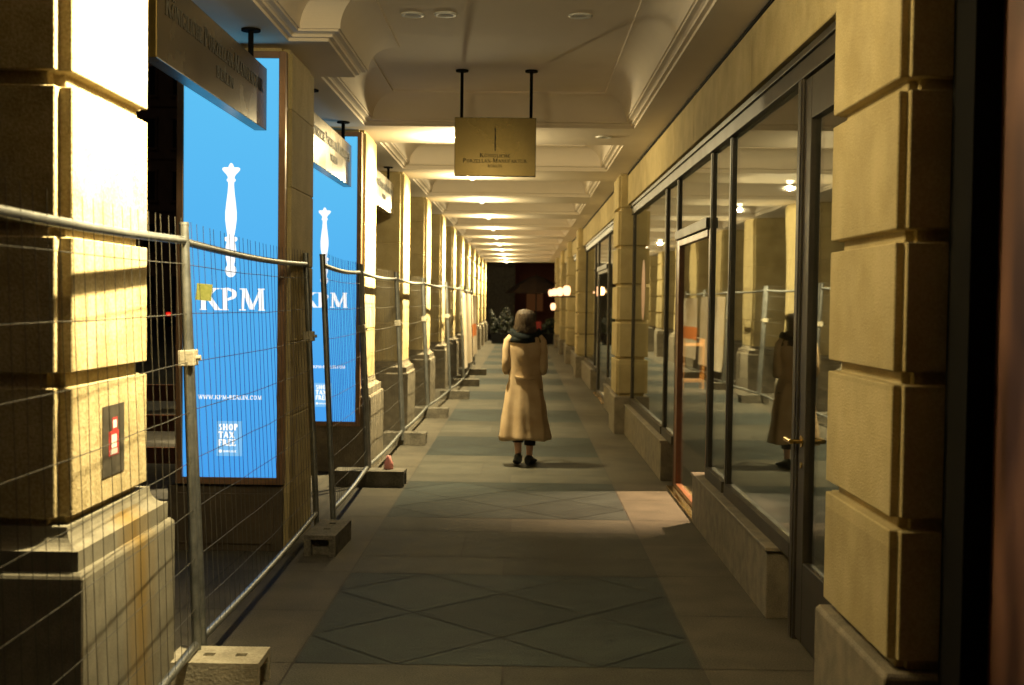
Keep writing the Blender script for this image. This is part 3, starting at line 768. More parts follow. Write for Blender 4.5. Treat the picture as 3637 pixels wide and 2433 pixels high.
# wooden rack inside the entrance
rk = empty('wooden_rack', (3.40, 24.8, 0.006), 'orange wooden rack of upright posts inside the shop, seen through the doorway', 'rack')
for sx in (-0.2, 0.2):
    for sy in (-0.17, 0.17):
        q = MB(); q.box(sx-0.024, sx+0.024, sy-0.024, sy+0.024, 0, 1.0); q.build('leg', M['pine'], rk, bevel=0.003)
for zz in (0.14, 0.86):
    q = MB(); q.box(-0.176,0.176,-0.19,-0.15,zz,zz+0.05); q.box(-0.176,0.176,0.15,0.19,zz,zz+0.05); q.box(-0.22,-0.18,-0.146,0.146,zz,zz+0.05); q.box(0.18,0.22,-0.146,0.146,zz,zz+0.05)
    for i in range(4): q.box(-0.179, 0.179, -0.13+i*0.075, -0.09+i*0.075, zz+0.01, zz+0.04)
    q.build('shelf', M['pine'], rk)
dec = MB(); 
ring = [(XG-0.006, 14.75+0.21*math.cos(2*math.pi*i/40), 1.86+0.36*math.sin(2*math.pi*i/40)) for i in range(40)]
ring2 = [(XG-0.0045, y, z) for x, y, z in ring]
dec.add(ring+ring2, [tuple(range(40))] + [(i,(i+1)%40,40+(i+1)%40,40+i) for i in range(40)])
tag(dec.build('window_decal', M['pink']), 'pale pink oval decal on the shop window next to the second pilaster', 'decal')

# ------------------------------------------------------------------ temporary fence
LEAN = R(2.8)
def fence(p0, p1, label, lean=LEAN, top=2.0):
    """p0, p1: feet (x, y); the panel leans its top towards the street"""
    v = Vector((p1[0]-p0[0], p1[1]-p0[1])); L = v.length
    root = empty('construction_fence', (p0[0], p0[1], 0), label, 'fence panel', 'mesh fence panels along the columns')
    root.rotation_euler = (0, -lean, math.atan2(v.y, v.x) - math.pi/2)
    for yy in (0.02, L-0.02):
        q = MB(); q.cyl((0,yy,0.06),(0,yy,top+0.02),0.021,n=12); q.cyl((0,yy,top+0.018),(0,yy,top+0.03),0.023,n=12); q.build('post', M['galv'], root)
    for zz in (top-0.05, 0.165):
        q = MB()
        nseg = 8
        for i in range(nseg):
            s0, s1 = i/nseg, (i+1)/nseg
            sag = lambda s: -0.02*math.sin(math.pi*s)
            q.cyl((0,0.04+(L-0.08)*s0,zz+sag(s0)),(0,0.04+(L-0.08)*s1,zz+sag(s1)),0.018,n=10,caps=False)
        q.build('rail', M['galv'], root)
    q = MB(); q.box(-0.035, 0.035, L-0.055, L+0.03, 1.40, 1.47); q.cyl((0.03,L-0.01,1.435),(0.055,L-0.01,1.435),0.012,n=8); q.build('clamp', M['concrete'], root, bevel=0.004)
    w = MB(); n = int(L/0.105)
    for i in range(1, n):
        yy = i*L/n; dx = random.uniform(-0.006,0.006)
        zz = 0.17; prevp = (0.012, yy, zz)
        for j in range(1, 5):
            z = zz + (top+0.045-zz)*j/4
            pnt = (0.012+random.uniform(-0.004,0.004), yy+dx*j/2, z - 0.02*math.sin(math.pi*yy/L))
            w.cyl(prevp, pnt, 0.0013, n=4, caps=False); prevp = pnt
    for i in range(8):
        z = 0.33 + i*0.217
        prevp = None
        for j in range(9):
            s = j/8
            pnt = (0.008+random.uniform(-0.003,0.003), 0.02+(L-0.04)*s, z-0.012*math.sin(math.pi*s)+random.uniform(-0.003,0.003))
            if prevp: w.cyl(prevp, pnt, 0.0018, n=4, caps=False)
            prevp = pnt
    w.build('wire_mesh', M['wire'], root)
    return root
FP = [((-1.34,2.02),(-1.42,5.45)), ((-1.42,5.52),(-1.455,8.86)), ((-1.36,8.98),(-1.40,11.32)), ((-1.40,11.42),(-1.39,14.5)),
      ((-1.39,14.6),(-1.36,17.95)), ((-1.36,18.05),(-1.24,21.45)), ((-1.24,21.55),(-1.16,24.7)), ((-1.16,24.8),(-1.20,28.5)), ((-1.20,28.6),(-1.22,31.9))]
FL = ['nearest mesh fence panel, cut off by the left edge beside the nearest column',
      'mesh fence panel before the nearest blue screen, with a yellow label',
      'short mesh fence panel in front of the farther blue screen, its near post leaning',
      'mesh fence panel just beyond the farther blue screen',
      'fifth mesh fence panel from the front, beside the fourth column',
      'sixth mesh fence panel from the front, beside the fifth column',
      'last uncovered mesh fence panel just before the printed banners',
      'mesh fence panel covered by the pale printed banner',
      'farthest mesh fence panel, behind the orange and white banner']
for i, ((a_, b_), l) in enumerate(zip(FP, FL)): fence(a_, b_, l, R(2.0) if i == 0 else LEAN)
def block(x, y, lx, ly, label, rz=0.0):
    root = MB(); h = 0.14
    nx = 0.02
    # concrete foot with a hollow at each end and three post holes
    root.box(-lx/2, lx/2, -ly/2, -ly/2+0.045, 0, h-0.03); root.box(-lx/2, lx/2, ly/2-0.045, ly/2, 0, h-0.03)
    root.box(-lx/2+0.06, lx/2-0.06, -ly/2+0.0455, ly/2-0.0455, 0.0, h-0.031)
    hole = 0.024
    xs = [-lx*0.1, lx*0.25]
    cuts = [-lx/2] + [q for x_ in xs for q in (x_-hole, x_+hole)] + [lx/2]
    for i in range(0, len(cuts), 2): root.box(cuts[i], cuts[i+1], -ly/2, ly/2, h-0.029, h)
    for x_ in xs:
        root.box(x_-hole, x_+hole, -ly/2, -hole, h-0.029, h); root.box(x_-hole, x_+hole, hole, ly/2, h-0.029, h)
    o = root.build('concrete_foot', M['concrete'], None)
    o.location = (x, y, 0.001); o.rotation_euler.z = rz
    if y > 6: o.data.materials[0] = M['shaded_concrete']  # farther feet take the concrete with shade put into its colour
    tag(o, label, 'concrete block', 'concrete feet of the fence')
block(-1.31, 5.36, 0.40, 0.26, 'brightly lit concrete foot at the bottom edge of the picture, under the nearest fence post')
block(-1.31, 8.42, 0.60, 0.21, 'shadowed concrete foot lying lengthwise below the nearest blue screen', R(88))
block(-1.38, 11.34, 0.64, 0.25, 'concrete foot with lit top lying across the fence below the farther blue screen', R(-1))
block(-1.37, 14.62, 0.50, 0.25, 'dark concrete foot across the fence line beside the fourth column')
block(-1.34, 18.0, 0.55, 0.25, 'concrete foot beside the fifth column, just past the dark one')
block(-1.16, 21.5, 0.5, 0.25, 'concrete foot between the fifth and sixth columns, where the fence bends inwards')
block(-1.10, 24.75, 0.5, 0.25, 'concrete foot directly in front of the printed banners')
block(-1.12, 28.55, 0.6, 0.25, 'farthest dark concrete foot, under the joint of the two banners')
# fence labels and banners
lb = MB(); lb.box(0, 0.072, -0.001, 0.001, 0, 0.078)
lo = lb.build('fence_label', M['yellow_label']); lo.location = (-1.525, 5.76, 1.69); lo.rotation_euler = (R(4), R(5), R(12))
tag(lo, 'crumpled yellow green label tied to the fence over the letter K', 'label')
for i, (y0, y1, zz0, zz1, ms, lab) in enumerate(((24.95, 28.3, 0.34, 1.86, ('white','orange'), 'pale printed banner on the fence, nearer of the two'),
                                                (28.8, 31.6, 0.40, 1.84, ('orange','white'), 'orange and white banner on the fence, farther of the two'))):
    bm_ = MB(); n = 14
    rings = []
    for j in range(n+1):
        s = j/n; yy = y0+(y1-y0)*s; x = -1.14 + 0.03*math.sin(s*9+i)
        rings.append((x, yy))
    for j in range(n):
        (xa, ya), (xb, yb) = rings[j], rings[j+1]
        for (a_, b_, mi) in ((zz0, zz0+0.45, 0), (zz0+0.45, zz0+0.75, 1), (zz0+0.75, zz1, 0)) if i == 1 else ((zz0, zz1, 0),):
            tl = lambda z: -0.04*z
            vs = [(xa+tl(a_),ya,a_),(xb+tl(a_),yb,a_),(xb+tl(b_),yb,b_),(xa+tl(b_),ya,b_)]
            vs2 = [(p[0]-0.003,p[1],p[2]) for p in vs]
            bm_.add(vs+vs2, [(0,1,2,3),(7,6,5,4)], smooth=False, mi=mi)
    tag(bm_.build('banner', [mottled('banner_vinyl', (0.55,0.42,0.26), (0.80,0.72,0.58), 2.2, 0.6), M['orange']]), lab, 'banner')
# sticker on the nearest column
st = empty('poster_sticker', (XC+0.0015, 4.74, 1.15), 'black sticker with a red and white print on the nearest column', 'sticker')
q = MB(); q.box(0, 0.0015, -0.125, 0.125, -0.135, 0.135); q.build('sheet', M['dark_print'], st)
q = MB(); q.box(0.0017, 0.0024, -0.06, 0.055, -0.06, 0.035); q.box(0.0017, 0.0024, -0.02, 0.04, 0.0355, 0.085); q.build('red_print', M['red_print'], st)
q = MB(); q.box(0.0026, 0.0032, -0.045, 0.04, -0.055, -0.035); q.box(0.0026, 0.0032, -0.03, 0.03, -0.03, 0.02); q.box(0.0026, 0.0032, -0.012, 0.03, 0.045, 0.075); q.build('white_print', M['white'], st)
# small pink cap on the third foot
q = MB(); q.lathe([(0.0,0.0),(0.045,0.0),(0.04,0.06),(0.025,0.08),(0.02,0.12),(0.0,0.125)], n=14)
o = q.build('warning_cap', plain('pink_plastic', (0.85,0.35,0.33), 0.5)); o.location = (-1.22, 11.40, 0.142)
tag(o, 'small pink plastic cap standing on the concrete foot', 'cap')

# ------------------------------------------------------------------ the walking woman
PX, PY = 0.03, 12.83
person = empty('person', (PX, PY, 0.0), 'person seen from behind in a long camel coat and dark scarf, walking away', 'person', )
def skinned(name, pts, edges, mat, parent, sub=2):
    me = bpy.data.meshes.new(name)
    me.from_pydata([p[:3] for p in pts], edges, [])
    me.materials.append(mat)
    o = bpy.data.objects.new(name, me); COL.objects.link(o); o.parent = parent
    md = o.modifiers.new('skin', 'SKIN')
    lay = me.skin_vertices[0].data if me.skin_vertices else me.skin_vertices.new().data
    for i, p in enumerate(pts):
        rr = p[3] if isinstance(p[3], tuple) else (p[3], p[3])
        lay[i].radius = rr
    lay[0].use_root = True
    md.use_smooth_shade = True
    s = o.modifiers.new('sub', 'SUBSURF'); s.levels = sub; s.render_levels = sub
    return o
pts = []; edges = []
def chain(start, lst):
    i0 = start
    for p in lst:
        pts.append(p); edges.append((i0, len(pts)-1)); i0 = len(pts)-1
    return i0
pts.append((0,0,0.84,(0.13,0.10)))
sp = chain(0, [(0,0.0,0.97,(0.12,0.09)),(0,0.005,1.12,(0.13,0.095)),(0,0.0,1.27,(0.13,0.09))])
nk = chain(sp, [(0,0.01,1.36,0.055),(0,0.02,1.42,0.052),(0,0.03,1.475,(0.066,0.078)),(0,0.035,1.535,(0.076,0.088)),(0,0.03,1.585,(0.055,0.065))])
hd = len(pts)-2
chain(hd, [(0,0.125,1.50,0.016),(0,0.14,1.495,0.012)])
for sgn in (-1, 1):
    # shoulder, elbow bent, forearm forwards and inwards, hand with five fingers
    wr = chain(sp, [(sgn*0.15,0.0,1.275,0.055),(sgn*0.185,-0.005,1.16,0.045),(sgn*0.195,-0.02,1.01,0.040),(sgn*0.16,0.11,0.99,0.034),(sgn*0.10,0.21,1.03,0.026)])
    pm = chain(wr, [(sgn*0.075,0.25,1.05,(0.032,0.016)),(sgn*0.055,0.285,1.065,(0.034,0.014))])
    for j, (dz, ln) in enumerate(((0.03,0.068),(0.011,0.076),(-0.008,0.070),(-0.026,0.055))):
        chain(pm, [(sgn*(0.045-0.002*j),0.305,1.068+dz,0.0085),(sgn*(0.025-0.004*j),0.305+ln*0.45,1.068+dz*1.1,0.008),(sgn*(0.006+0.003*j),0.300+ln*0.62,1.066+dz*1.1,0.0065)])
    chain(wr, [(sgn*0.078,0.235,1.082,0.011),(sgn*0.055,0.262,1.105,0.0095),(sgn*0.036,0.283,1.115,0.008)])
for sgn, dy, dz, fx in ((-1,-0.06,0.03,0.008),(1,0.08,0.0,-0.006)):
    an = chain(0, [(sgn*0.085,0.0,0.78,0.085),(sgn*0.075,0.03+dy*0.4,0.46,0.058),(sgn*0.07+fx*0.5,dy*0.6,0.32,0.052),(sgn*0.065+fx,dy,0.12+dz,0.034),(sgn*0.065+fx,dy,0.075+dz,0.036)])
    chain(an, [(sgn*0.075+fx*1.2,dy+0.07,0.04+dz*0.6,(0.036,0.026)),(sgn*0.09+fx*1.4,dy+0.14,0.03+dz*0.3,(0.036,0.02))])
body = skinned('body', pts, edges, M['skin'], person, 2)
# face
q = MB()
for sgn in (-1, 1): q.lathe([(0.0,-0.011),(0.008,-0.008),(0.011,0.0),(0.008,0.008),(0.0,0.011)], (sgn*0.033,0.108,1.532), n=10)
q.build('eye', M['white'], body)
q = MB(); q.cyl((-0.022,0.118,1.462),(0,0.125,1.460),0.005,n=8); q.cyl((0,0.125,1.460),(0.022,0.118,1.462),0.005,n=8); q.build('mouth', M['red_cloth'], body)
# hair: bob that covers the back of the head down to the scarf
def lock_ring(z, rx, ry, cy, n=36, wob=0.0, ph=0.0):
    out = []
    for k in range(n):
        t = 2*math.pi*k/n
        w = 1 + wob*(0.6*math.sin(9*t+ph)+0.4*math.sin(17*t+2*ph))
        out.append((rx*w*math.cos(t), cy + ry*w*math.sin(t), z))
    return out
q = MB()
prof = [(1.628,0.022,0.025,0.02),(1.622,0.05,0.06,0.015),(1.604,0.077,0.09,0.01),(1.575,0.095,0.107,0.006),(1.535,0.103,0.112,0.0),(1.49,0.107,0.108,-0.008),(1.44,0.111,0.100,-0.014),(1.40,0.110,0.09,-0.02),(1.365,0.102,0.082,-0.024)]
rings = [lock_ring(z, rx, ry, cy, 44, 0.018 + 0.035*max(0,(1.6-z))/0.24, z*3) for z, rx, ry, cy in prof]
# open the ring at the face: pull the front inwards below the fringe
for ri, (z, rx, ry, cy) in enumerate(prof):
    if z < 1.58:
        rings[ri] = [(x, (min(y, cy+0.045)), zz) for x, y, zz in rings[ri]]
rings = [[(x*0.86, y*0.90, z-0.004) for x, y, z in rg] for rg in rings]
q.loft(rings)
rs = random.Random(5)
for i in range(520):
    t = R(rs.uniform(150, 390)); k0 = rs.uniform(0.15, 1.0)
    zend = 1.395 + rs.uniform(-0.03, 0.04); pts_ = []
    off = rs.uniform(-0.004, 0.009); cur = rs.uniform(-0.12, 0.12); flip = rs.uniform(-0.01, 0.02)
    for j in range(8):
        s = j/7.0
        z = 1.622 - (1.622-zend)*(k0*0.25 + (1-k0*0.25)*s)
        rx, ry, cyy = 0.111, 0.10, 0.0
        for a_, b_ in zip(prof, prof[1:]):
            if b_[0] <= z <= a_[0]:
                f_ = (a_[0]-z)/(a_[0]-b_[0]); rx = a_[1]+(b_[1]-a_[1])*f_; ry = a_[2]+(b_[2]-a_[2])*f_; cyy = a_[3]+(b_[3]-a_[3])*f_
        tt = t + cur*s*s
        oo = off + flip*max(0, s-0.7)*3
        pts_.append((((rx+oo)*0.92)*math.cos(tt), cyy+(ry+oo)*0.95*math.sin(tt), z))
    for j in range(7): q.cyl(pts_[j], pts_[j+1], 0.0042*(1-0.5*j/7), 0.0042*(1-0.5*(j+1)/7), n=5, caps=False)
q.build('hair', M['hair'], person)
# scarf: thick wound roll
q = MB(); rings = []
nn = 40
for k in range(nn+1):
    t = 2*math.pi*k/nn
    rr = 0.122 + 0.012*math.sin(3*t)
    c = Vector((rr*1.12*math.cos(t), 0.0+rr*0.82*math.sin(t), 1.352 + 0.012*math.sin(t*2+1) + 0.012*math.cos(t)**2 - (0.02 if math.sin(t) < 0 else 0)*abs(math.sin(t))))
    e = Vector((math.cos(t), math.sin(t), 0))
    ring = []
    for j in range(12):
        s = 2*math.pi*j/12
        w = 1 + 0.10*math.sin(5*s+3*t)
        ring.append(tuple(c + e*(0.030*w*math.cos(s)) + Vector((0,0,1))*(0.052*w*math.sin(s))))
    rings.append(ring)
q.loft(rings, False, False)
rings = [[(0.105*k_*math.cos(2*math.pi*j/24), 0.08*k_*math.sin(2*math.pi*j/24), z) for j in range(24)] for z, k_ in ((1.262,1.25),(1.285,1.72),(1.32,1.62),(1.37,1.25),(1.415,0.95))]
q.loft(rings)
q.build('scarf', M['scarf'], person)
# coat body
q = MB(); rings = []
prof = [(1.385,0.085,0.070),(1.355,0.138,0.095),(1.325,0.172,0.110),(1.28,0.180,0.122),(1.20,0.174,0.130),(1.10,0.165,0.128),(1.00,0.160,0.122),(0.92,0.165,0.122),(0.84,0.184,0.130),(0.74,0.200,0.142),(0.62,0.220,0.158),(0.50,0.234,0.172),(0.39,0.248,0.186),(0.31,0.257,0.196),(0.275,0.261,0.200)]
nn = 64
folds = [(R(-90), .8), (R(-62), .7), (R(-125), .9), (R(-35), .6), (R(-150), .6), (R(0), .5), (R(180), .5)]
def fold(t, z):
    amt = max(0.0, min(1.0, (0.98 - z)/0.7))
    w = 0.075*math.sin(7*t + 0.7 + 0.25*math.sin(5*z)) + 0.045*math.sin(11*t + 2.1 + 1.5*z) + 0.022*math.sin(19*t+z*5)
    return 1 + amt*w
for z, rx, ry in prof:
    ring = []
    for k in range(nn):
        t = 2*math.pi*k/nn
        f = fold(t, z)
        wr_ = (0.007*math.sin(23*z + 3*t) + 0.005*math.sin(41*z - 5*t) + 0.006*math.sin(5*t+9*z)) * (1 if z > 0.9 else 0.6)
        ring.append(((rx*f+wr_)*math.cos(t)*(1 if abs(math.cos(t)) < 0.9 or z < 1.2 else 0.985), (ry*f+wr_)*math.sin(t), z + (0.012*math.sin(3*t) if z < 0.3 else 0)))
    rings.append(ring)
inner = [[(x*0.96, y*0.96, z) for x, y, z in rings[-1]], [(x*0.80, y*0.80, z+0.12) for x, y, z in rings[-1]]]
q.loft(rings + inner, True, True)
coat = q.build('coat', M['coat'], person)
for sgn in (-1, 1):
    s = MB(); path = [(x_*0.9, y_, z_, r_*0.86) for x_, y_, z_, r_ in [(0.150,0.0,1.335,0.052),(0.188,-0.004,1.29,0.062),(0.204,-0.012,1.20,0.058),(0.210,-0.024,1.10,0.055),(0.212,-0.032,1.02,0.055),(0.205,0.0,0.985,0.054),(0.18,0.07,0.985,0.050),(0.145,0.13,1.0,0.047),(0.110,0.19,1.022,0.046)]]
    rr = []
    for i, p in enumerate(path):
        a_ = Vector(path[max(0,i-1)][:3]); b_ = Vector(path[min(len(path)-1,i+1)][:3]); dd = (b_-a_).normalized()
        uu = dd.cross(Vector((1,0,0.01))).normalized(); ww = dd.cross(uu)
        c = Vector(p[:3])
        rr.append([tuple(Vector((sgn*v_.x, v_.y, v_.z))) for v_ in [c + (uu*math.cos(2*math.pi*j/18) + ww*math.sin(2*math.pi*j/18))*p[3]*(1+0.05*math.sin(3*j+i*2)) for j in range(18)]])
    s.loft(rr); s.build('sleeve', M['coat'], coat)
# half belt across the back and its seam
s = MB()
for i in range(12):
    t0, t1 = R(-125+70*i/12), R(-125+70*(i+1)/12)
    def bp_(t, z, o_=0.013):
        return ((0.1655+o_)*math.cos(t), (0.1225+o_)*math.sin(t), z - 0.018*math.sin((t+R(125))/R(70)*math.pi))
    s.add([bp_(t0,0.915),bp_(t1,0.915),bp_(t1,0.94),bp_(t0,0.94),bp_(t0,0.905,-0.01),bp_(t1,0.905,-0.01),bp_(t1,0.94,-0.01),bp_(t0,0.94,-0.01)],
          [(0,1,2,3),(4,5,1,0),(3,2,6,7)])
s.build('half_belt', M['coat'], coat)
# trousers and shoes
for sgn, dy, dz, fx, zl in ((-1,-0.06,0.03,0.008,0.25),(1,0.08,0.0,-0.006,0.205)):
    s = MB()
    pth = [(sgn*0.085,0.0,0.80,0.10),(sgn*0.075,0.03+dy*0.4,0.46,0.078),(sgn*0.07+fx*0.5,dy*0.6,0.32,0.066),(sgn*0.067+fx*0.8,dy*0.85,zl,0.058)]
    s.loft([[(p[0]+p[3]*math.cos(2*math.pi*j/16), p[1]+p[3]*math.sin(2*math.pi*j/16), p[2]) for j in range(16)] for p in reversed(pth)])
    s.build('trouser_leg', M['trousers'], person)
    s = MB(); cx, cy, cz = sgn*0.065+fx, dy, dz
    tw = sgn*0.04 + 0.02
    secs = [(-0.068,0.026,0.055),(-0.055,0.037,0.092),(-0.02,0.043,0.108),(0.03,0.045,0.088),(0.08,0.047,0.066),(0.13,0.045,0.05),(0.17,0.034,0.042),(0.19,0.014,0.03)]
    pitch_ = 0.28 if dz > 0 else 0.0
    rr = []
    for (yy, hw, hh) in secs:
        z0 = max(0.001, cz*1.0 - yy*pitch_) if dz > 0 else 0.001
        ring = []
        for j in range(14):
            t = 2*math.pi*j/14
            zz = z0 + hh*max(0, (math.sin(t)*0.5+0.5))**0.8
            ring.append((cx + tw*(yy/0.19) + hw*math.cos(t), cy+yy, zz))
        rr.append(ring)
    s.loft(rr); s.build('shoe', M['shoe'], person)

# ------------------------------------------------------------------ lanterns on the right wall
def make_lantern():
    root = empty('wall_lantern')
    q = MB(); q.lathe([(0.0,0.0),(0.055,0.0),(0.075,0.03),(0.092,0.09),(0.096,0.14),(0.085,0.20),(0.055,0.235),(0.0,0.245)], n=18); q.build('glass_shade', M['lantern_glow'], root)
    q = MB(); q.lathe([(0.0,-0.05),(0.05,-0.045),(0.105,-0.01),(0.105,-0.001),(0.0,-0.001)], n=18); q.cyl((0,0,-0.03),(0.24,0,-0.03),0.016); q.box(0.235,0.25,-0.06,0.06,-0.12,0.08); q.build('bracket', M['dark_metal'], root)
    return root
ln = make_lantern()
for i, (x, y, z, lab) in enumerate(((1.08, 30.6, 1.87, 'nearest and largest glowing box lantern on the right wall'), (1.08, 36.2, 1.89, 'second glowing lantern on the right wall, behind the largest one'),
                                    (1.08, 42.0, 1.92, 'third glowing lantern in the row on the right wall'), (1.08, 47.9, 1.94, 'farthest glowing lantern in the row on the right wall'),
                                    (1.10, 45.0, 1.42, 'glowing lantern hanging lower than the row, on the right wall'))):
    l = ln if i == 0 else copy_tree(ln)
    l.location = (x, y, z); tag(l, lab, 'lantern', 'glowing lanterns of the right wall')
    d = bpy.data.lights.new('lantern_bulb', 'POINT'); d.energy = 12; d.color = (1.0,0.55,0.22); d.shadow_soft_size = 0.1
    lo = bpy.data.objects.new('lantern_bulb', d); COL.objects.link(lo); lo.parent = l; lo.location = (-0.14, -0.02, 0.12)

# ------------------------------------------------------------------ end of the arcade
ew = MB()
for i in range(9):
    ew.box(-1.84, -0.41, 64.0, 65.5, i*0.5, i*0.5+0.47)
ew.box(-1.81, -0.44, 64.03, 65.47, 0, 4.5)
tag(ew.build('end_pier', M['granite'], None, bevel=0.01), 'dim banded stone pier closing the left of the far end', 'wall')
def far_building(name, x0, x1, y, zt, mat, label, floors, wx, ww, wh, fl=4.0, z_first=1.2, lit=()):
    root = empty(name, ((x0+x1)/2, y, 0), label, 'building')
    cx = (x0+x1)/2
    m = MB(); m.box(x0-cx, x1-cx, 0, 8, -0.05, zt); m.build('wall', mat, root)
    c = MB()
    for f_ in range(floors): c.box(x0-cx-0.05, x1-cx+0.05, -0.12, -0.001, z_first+fl*(f_+1)-0.95, z_first+fl*(f_+1)-0.75)
    c.build('cornice', mat, root)
    n = int((x1-x0)/wx)
    for f_ in range(floors):
        for i in range(n):
            xx = x0-cx + wx*(i+0.5); z0 = z_first + fl*f_
            fr = MB(); t = 0.14
            fr.box(xx-ww/2-t, xx-ww/2, -0.10, -0.002, z0-0.1, z0+wh); fr.box(xx+ww/2, xx+ww/2+t, -0.10, -0.002, z0-0.1, z0+wh)
            fr.box(xx-ww/2-t-0.05, xx+ww/2+t+0.05, -0.16, -0.002, z0+wh+0.001, z0+wh+0.2); fr.box(xx-ww/2-t-0.05, xx+ww/2+t+0.05, -0.18, -0.002, z0-0.25, z0-0.101)
            fo = fr.build('window', mat, root)
            pn = MB(); pn.box(xx-ww/2, xx+ww/2, -0.03, -0.003, z0-0.1, z0+wh); pn.build('pane', M['warm_glow'] if (f_, i) in lit else M['window_dark'], fo)
    return root
far_building('apartment_building', -46, -14, 95, 24, M['facade'], 'dark brown night facade with tall windows across the street, left of the screen', 5, 2.3, 0.95, 2.1)
far_building('corner_building', -10, 14, 84, 18, M['facade_red'], 'dim reddish facade beyond the far end of the arcade', 4, 2.4, 1.1, 1.9, lit=((0,4),(0,5)))
# parasol
ps = empty('parasol', (0.62, 58.0, 0), 'large dark open parasol beyond the far end of the arcade', 'parasol')
q = MB(); q.cyl((0,0,0),(0,0,3.0),0.03); q.build('pole', M['dark_metal'], ps)
q = MB(); prof = [(1.45,2.1),(1.42,2.16),(0.9,2.55),(0.4,2.82),(0.05,2.93),(0.0,2.94)]
q.lathe([(1.38,2.09)]+prof, n=8, smooth=False); q.build('canopy', M['canvas'], ps)
# planters with shrubs
def shrub(x, y, w, d, hgt, label, nleaf=900):
    root = empty('planter_shrub', (x, y, 0), label, 'shrub')
    q = MB(); stack(q, rect(-w/2, w/2, -d/2, d/2), [(0,0.03),(0.45,0),(0.451,0.04),(0.40,0.05)]); q.build('planter', M['black'], root, bevel=0.01)
    l = MB()
    for i in range(nleaf):
        px, py = random.uniform(-w/2, w/2)*1.1, random.uniform(-d/2, d/2)*1.2
        pz = 0.42 + (hgt-0.42)*random.random()**0.8*(0.75+0.25*math.sin(px*9))
        a1, a2, s = random.uniform(0,6.28), random.uniform(-0.6,1.2), random.uniform(0.05,0.10)
        dv = Vector((math.cos(a1)*math.cos(a2), math.sin(a1)*math.cos(a2), math.sin(a2))); sd_ = dv.cross(Vector((0,0,1))).normalized()*s*0.35
        c = Vector((px,py,pz))
        l.add([c-dv*s, c+sd_, c+dv*s, c-sd_], [(0,1,2,3)])
    l.build('foliage', M['leaf'], root)
    for i in range(3):
        s = MB(); s.cyl((w*(i-1)*0.28,0,0.40),(w*(i-1)*0.33,0,hgt*0.75),0.015,0.008); s.build('stem', M['cladding'], root)
shrub(-0.85, 50.3, 0.85, 0.6, 1.5, 'dark leafy shrub in a black planter at the far left end of the walkway')
shrub(0.98, 50.6, 0.6, 0.6, 1.06, 'low dark shrub in a black planter at the far right end of the walkway')
# chair with red blanket
ch = empty('terrace_chair', (0.55, 49.0, 0), 'dark terrace chair with a red blanket far down the walkway', 'chair')
for sx in (-0.2, 0.2):
    for sy in (-0.2, 0.2):
        q = MB(); q.cyl((sx,sy,0),(sx*0.92,sy*0.92,0.44),0.014); q.build('leg', M['dark_metal'], ch)
q = MB(); q.box(-0.22,0.22,-0.22,0.22,0.44,0.47); q.build('seat', M['dark_metal'], ch, bevel=0.01)
q = MB(); q.box(-0.2,0.2,0.19,0.215,0.47,0.92); q.build('backrest', M['dark_metal'], ch, bevel=0.01)
q = MB()
for j in range(10):
    s0, s1 = -0.19+0.038*j, -0.19+0.038*(j+1); w0, w1 = 0.012*math.sin(j*1.3), 0.012*math.sin((j+1)*1.3)
    q.add([(s0,0.178+w0,0.55),(s1,0.178+w1,0.55),(s1,0.178,0.93),(s0,0.178,0.93),(s1,0.235,0.93),(s0,0.235,0.93),(s1,0.235+w1,0.5),(s0,0.235+w0,0.5)], [(0,1,2,3),(3,2,4,5),(5,4,6,7)])
tag(q.build('blanket', M['red_cloth'], None), 'red blanket draped over the far terrace chair', 'blanket'); bpy.data.objects['blanket'].location = (0.55,49.0,0)

# parked car far off in the street
car = empty('parked_car', (-20.2, 75.0, -0.06), 'dark car with red tail lights far off in the street, beside the fence post', 'car')
q = MB(); secs = [(-2.1,0.78,0.30,0.78),(-2.05,0.86,0.26,0.92),(-1.5,0.89,0.24,1.0),(0.2,0.9,0.24,1.0),(1.6,0.88,0.24,0.9),(2.1,0.80,0.28,0.72)]
q.loft([[(-w,y,z0),(w,y,z0),(w*1.0,y,z0+(z1-z0)*0.6),(w*0.93,y,z1),(-w*0.93,y,z1),(-w,y,z0+(z1-z0)*0.6)] for y, w, z0, z1 in secs], smooth=False); q.build('body', M['car_paint'], car, bevel=0.04)
q = MB(); q.loft([[(-w,y,0.93),(w,y,0.93),(w*0.86,y+dy,zt),(-w*0.86,y+dy,zt)] for y, w, dy, zt in ((-1.8,0.78,0.45,1.42),(-0.9,0.80,0,1.47),(0.2,0.80,0,1.46),(1.0,0.78,-0.6,1.40))], smooth=False); q.build('cabin', M['window_dark'], car, bevel=0.03)
for sx in (-0.68, 0.68):
    q = MB(); q.box(sx-0.14, sx+0.14, -2.14, -2.06, 0.68, 0.86); q.build('tail_light', M['red_glow'], car, bevel=0.02)
    for sy in (-1.35, 1.35):
        q = MB(); q.cyl((sx*1.05,sy,0.32),(sx*1.05+math.copysign(0.16,sx),sy,0.32),0.32,n=20); q.build('wheel', M['tyre'], car)
q = MB(); q.box(-0.26,0.26,-2.13,-2.08,0.62,0.73); q.build('number_plate', emit('plate_lit', (0.9,0.9,0.85), 0.5), car)

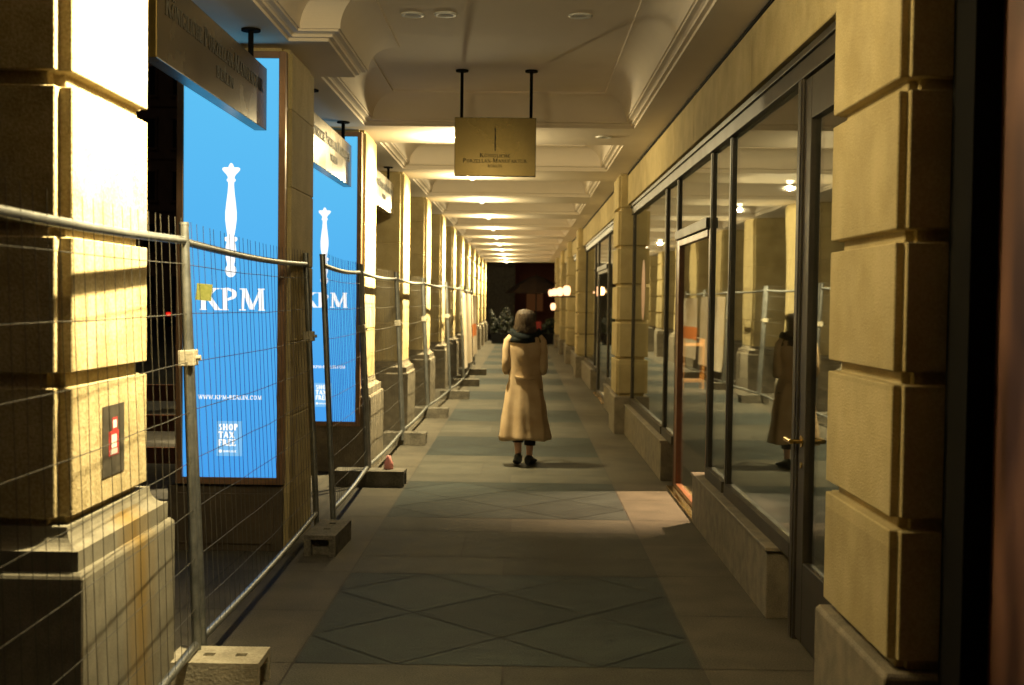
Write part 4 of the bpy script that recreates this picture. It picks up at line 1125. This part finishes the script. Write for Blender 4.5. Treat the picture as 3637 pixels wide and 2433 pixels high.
# plank barrier in the street, glimpsed between the nearest column and the screen
br = empty('plank_barrier', (-3.35, 10.6, -0.012), 'brown plank barrier in the dark street, glimpsed beside the nearest fence post', 'barrier')
for zz in (0.28, 0.56, 0.82):
    q = MB(); q.box(-0.85, 0.85, -0.02, 0.02, zz, zz+0.14); q.build('plank', M['mahogany'], br, bevel=0.004)
for sx in (-0.7, 0.7):
    q = MB(); q.box(sx-0.03, sx+0.03, 0.021, 0.08, 0, 1.0); q.box(sx-0.04, sx+0.04, -0.25, 0.30, 0, 0.05); q.build('post', M['dark_metal'], br)

# ------------------------------------------------------------------ lights
spot('entrance_light', (2.95, 11.35, 2.85), (1.0,0.64,0.36), 9500, 40, 0.9, 0.06, aim=(-1.88,-0.95,-2.85))
spot('rack_fill_light', (3.2, 23.4, 2.9), (1.0,0.72,0.42), 2600, 60, 0.8, 0.05, aim=(0.1,0.6,-1))  # invented spot, added to lift the rack out of the dark interior
d = bpy.data.lights.new('facade_fill_light', 'POINT'); d.energy = 160; d.color = (1.0,0.45,0.2); d.shadow_soft_size = 0.2  # added fill without a fitting, keeps the far facade from going black
o = bpy.data.objects.new('facade_fill_light', d); COL.objects.link(o); o.location = (5.5, 72, 3.2)
w = bpy.data.worlds.new('World'); scene.world = w; w.use_nodes = True
nt = w.node_tree; bg = nt.nodes['Background']
sky = nt.nodes.new('ShaderNodeTexSky'); sky.sky_type = 'NISHITA'; sky.sun_disc = False; sky.sun_elevation = R(-3.0); sky.sun_rotation = R(200)
nt.links.new(sky.outputs[0], bg.inputs[0]); bg.inputs[1].default_value = 0.05
sd = bpy.data.lights.new('street_fill_sun', 'SUN'); sd.energy = 0.08; sd.angle = R(0.5); sd.color = (1.0,0.85,0.7)  # weak warm fill, added and aimed so the street facade shows
so = bpy.data.objects.new('street_fill_sun', sd); COL.objects.link(so); so.rotation_euler = (R(50), 0, R(-30))

# ------------------------------------------------------------------ render settings
scene.view_settings.view_transform = 'Standard'; scene.view_settings.look = 'None'
scene.view_settings.exposure = -1.3; scene.view_settings.gamma = 1.0
cy = scene.cycles
cy.use_denoising = True; cy.max_bounces = 10; cy.diffuse_bounces = 5; cy.glossy_bounces = 5; cy.transparent_max_bounces = 16
cy.caustics_reflective = False; cy.caustics_refractive = False; cy.sample_clamp_indirect = 6.0
try: cy.denoiser = 'OPENIMAGEDENOISE'
except Exception: pass
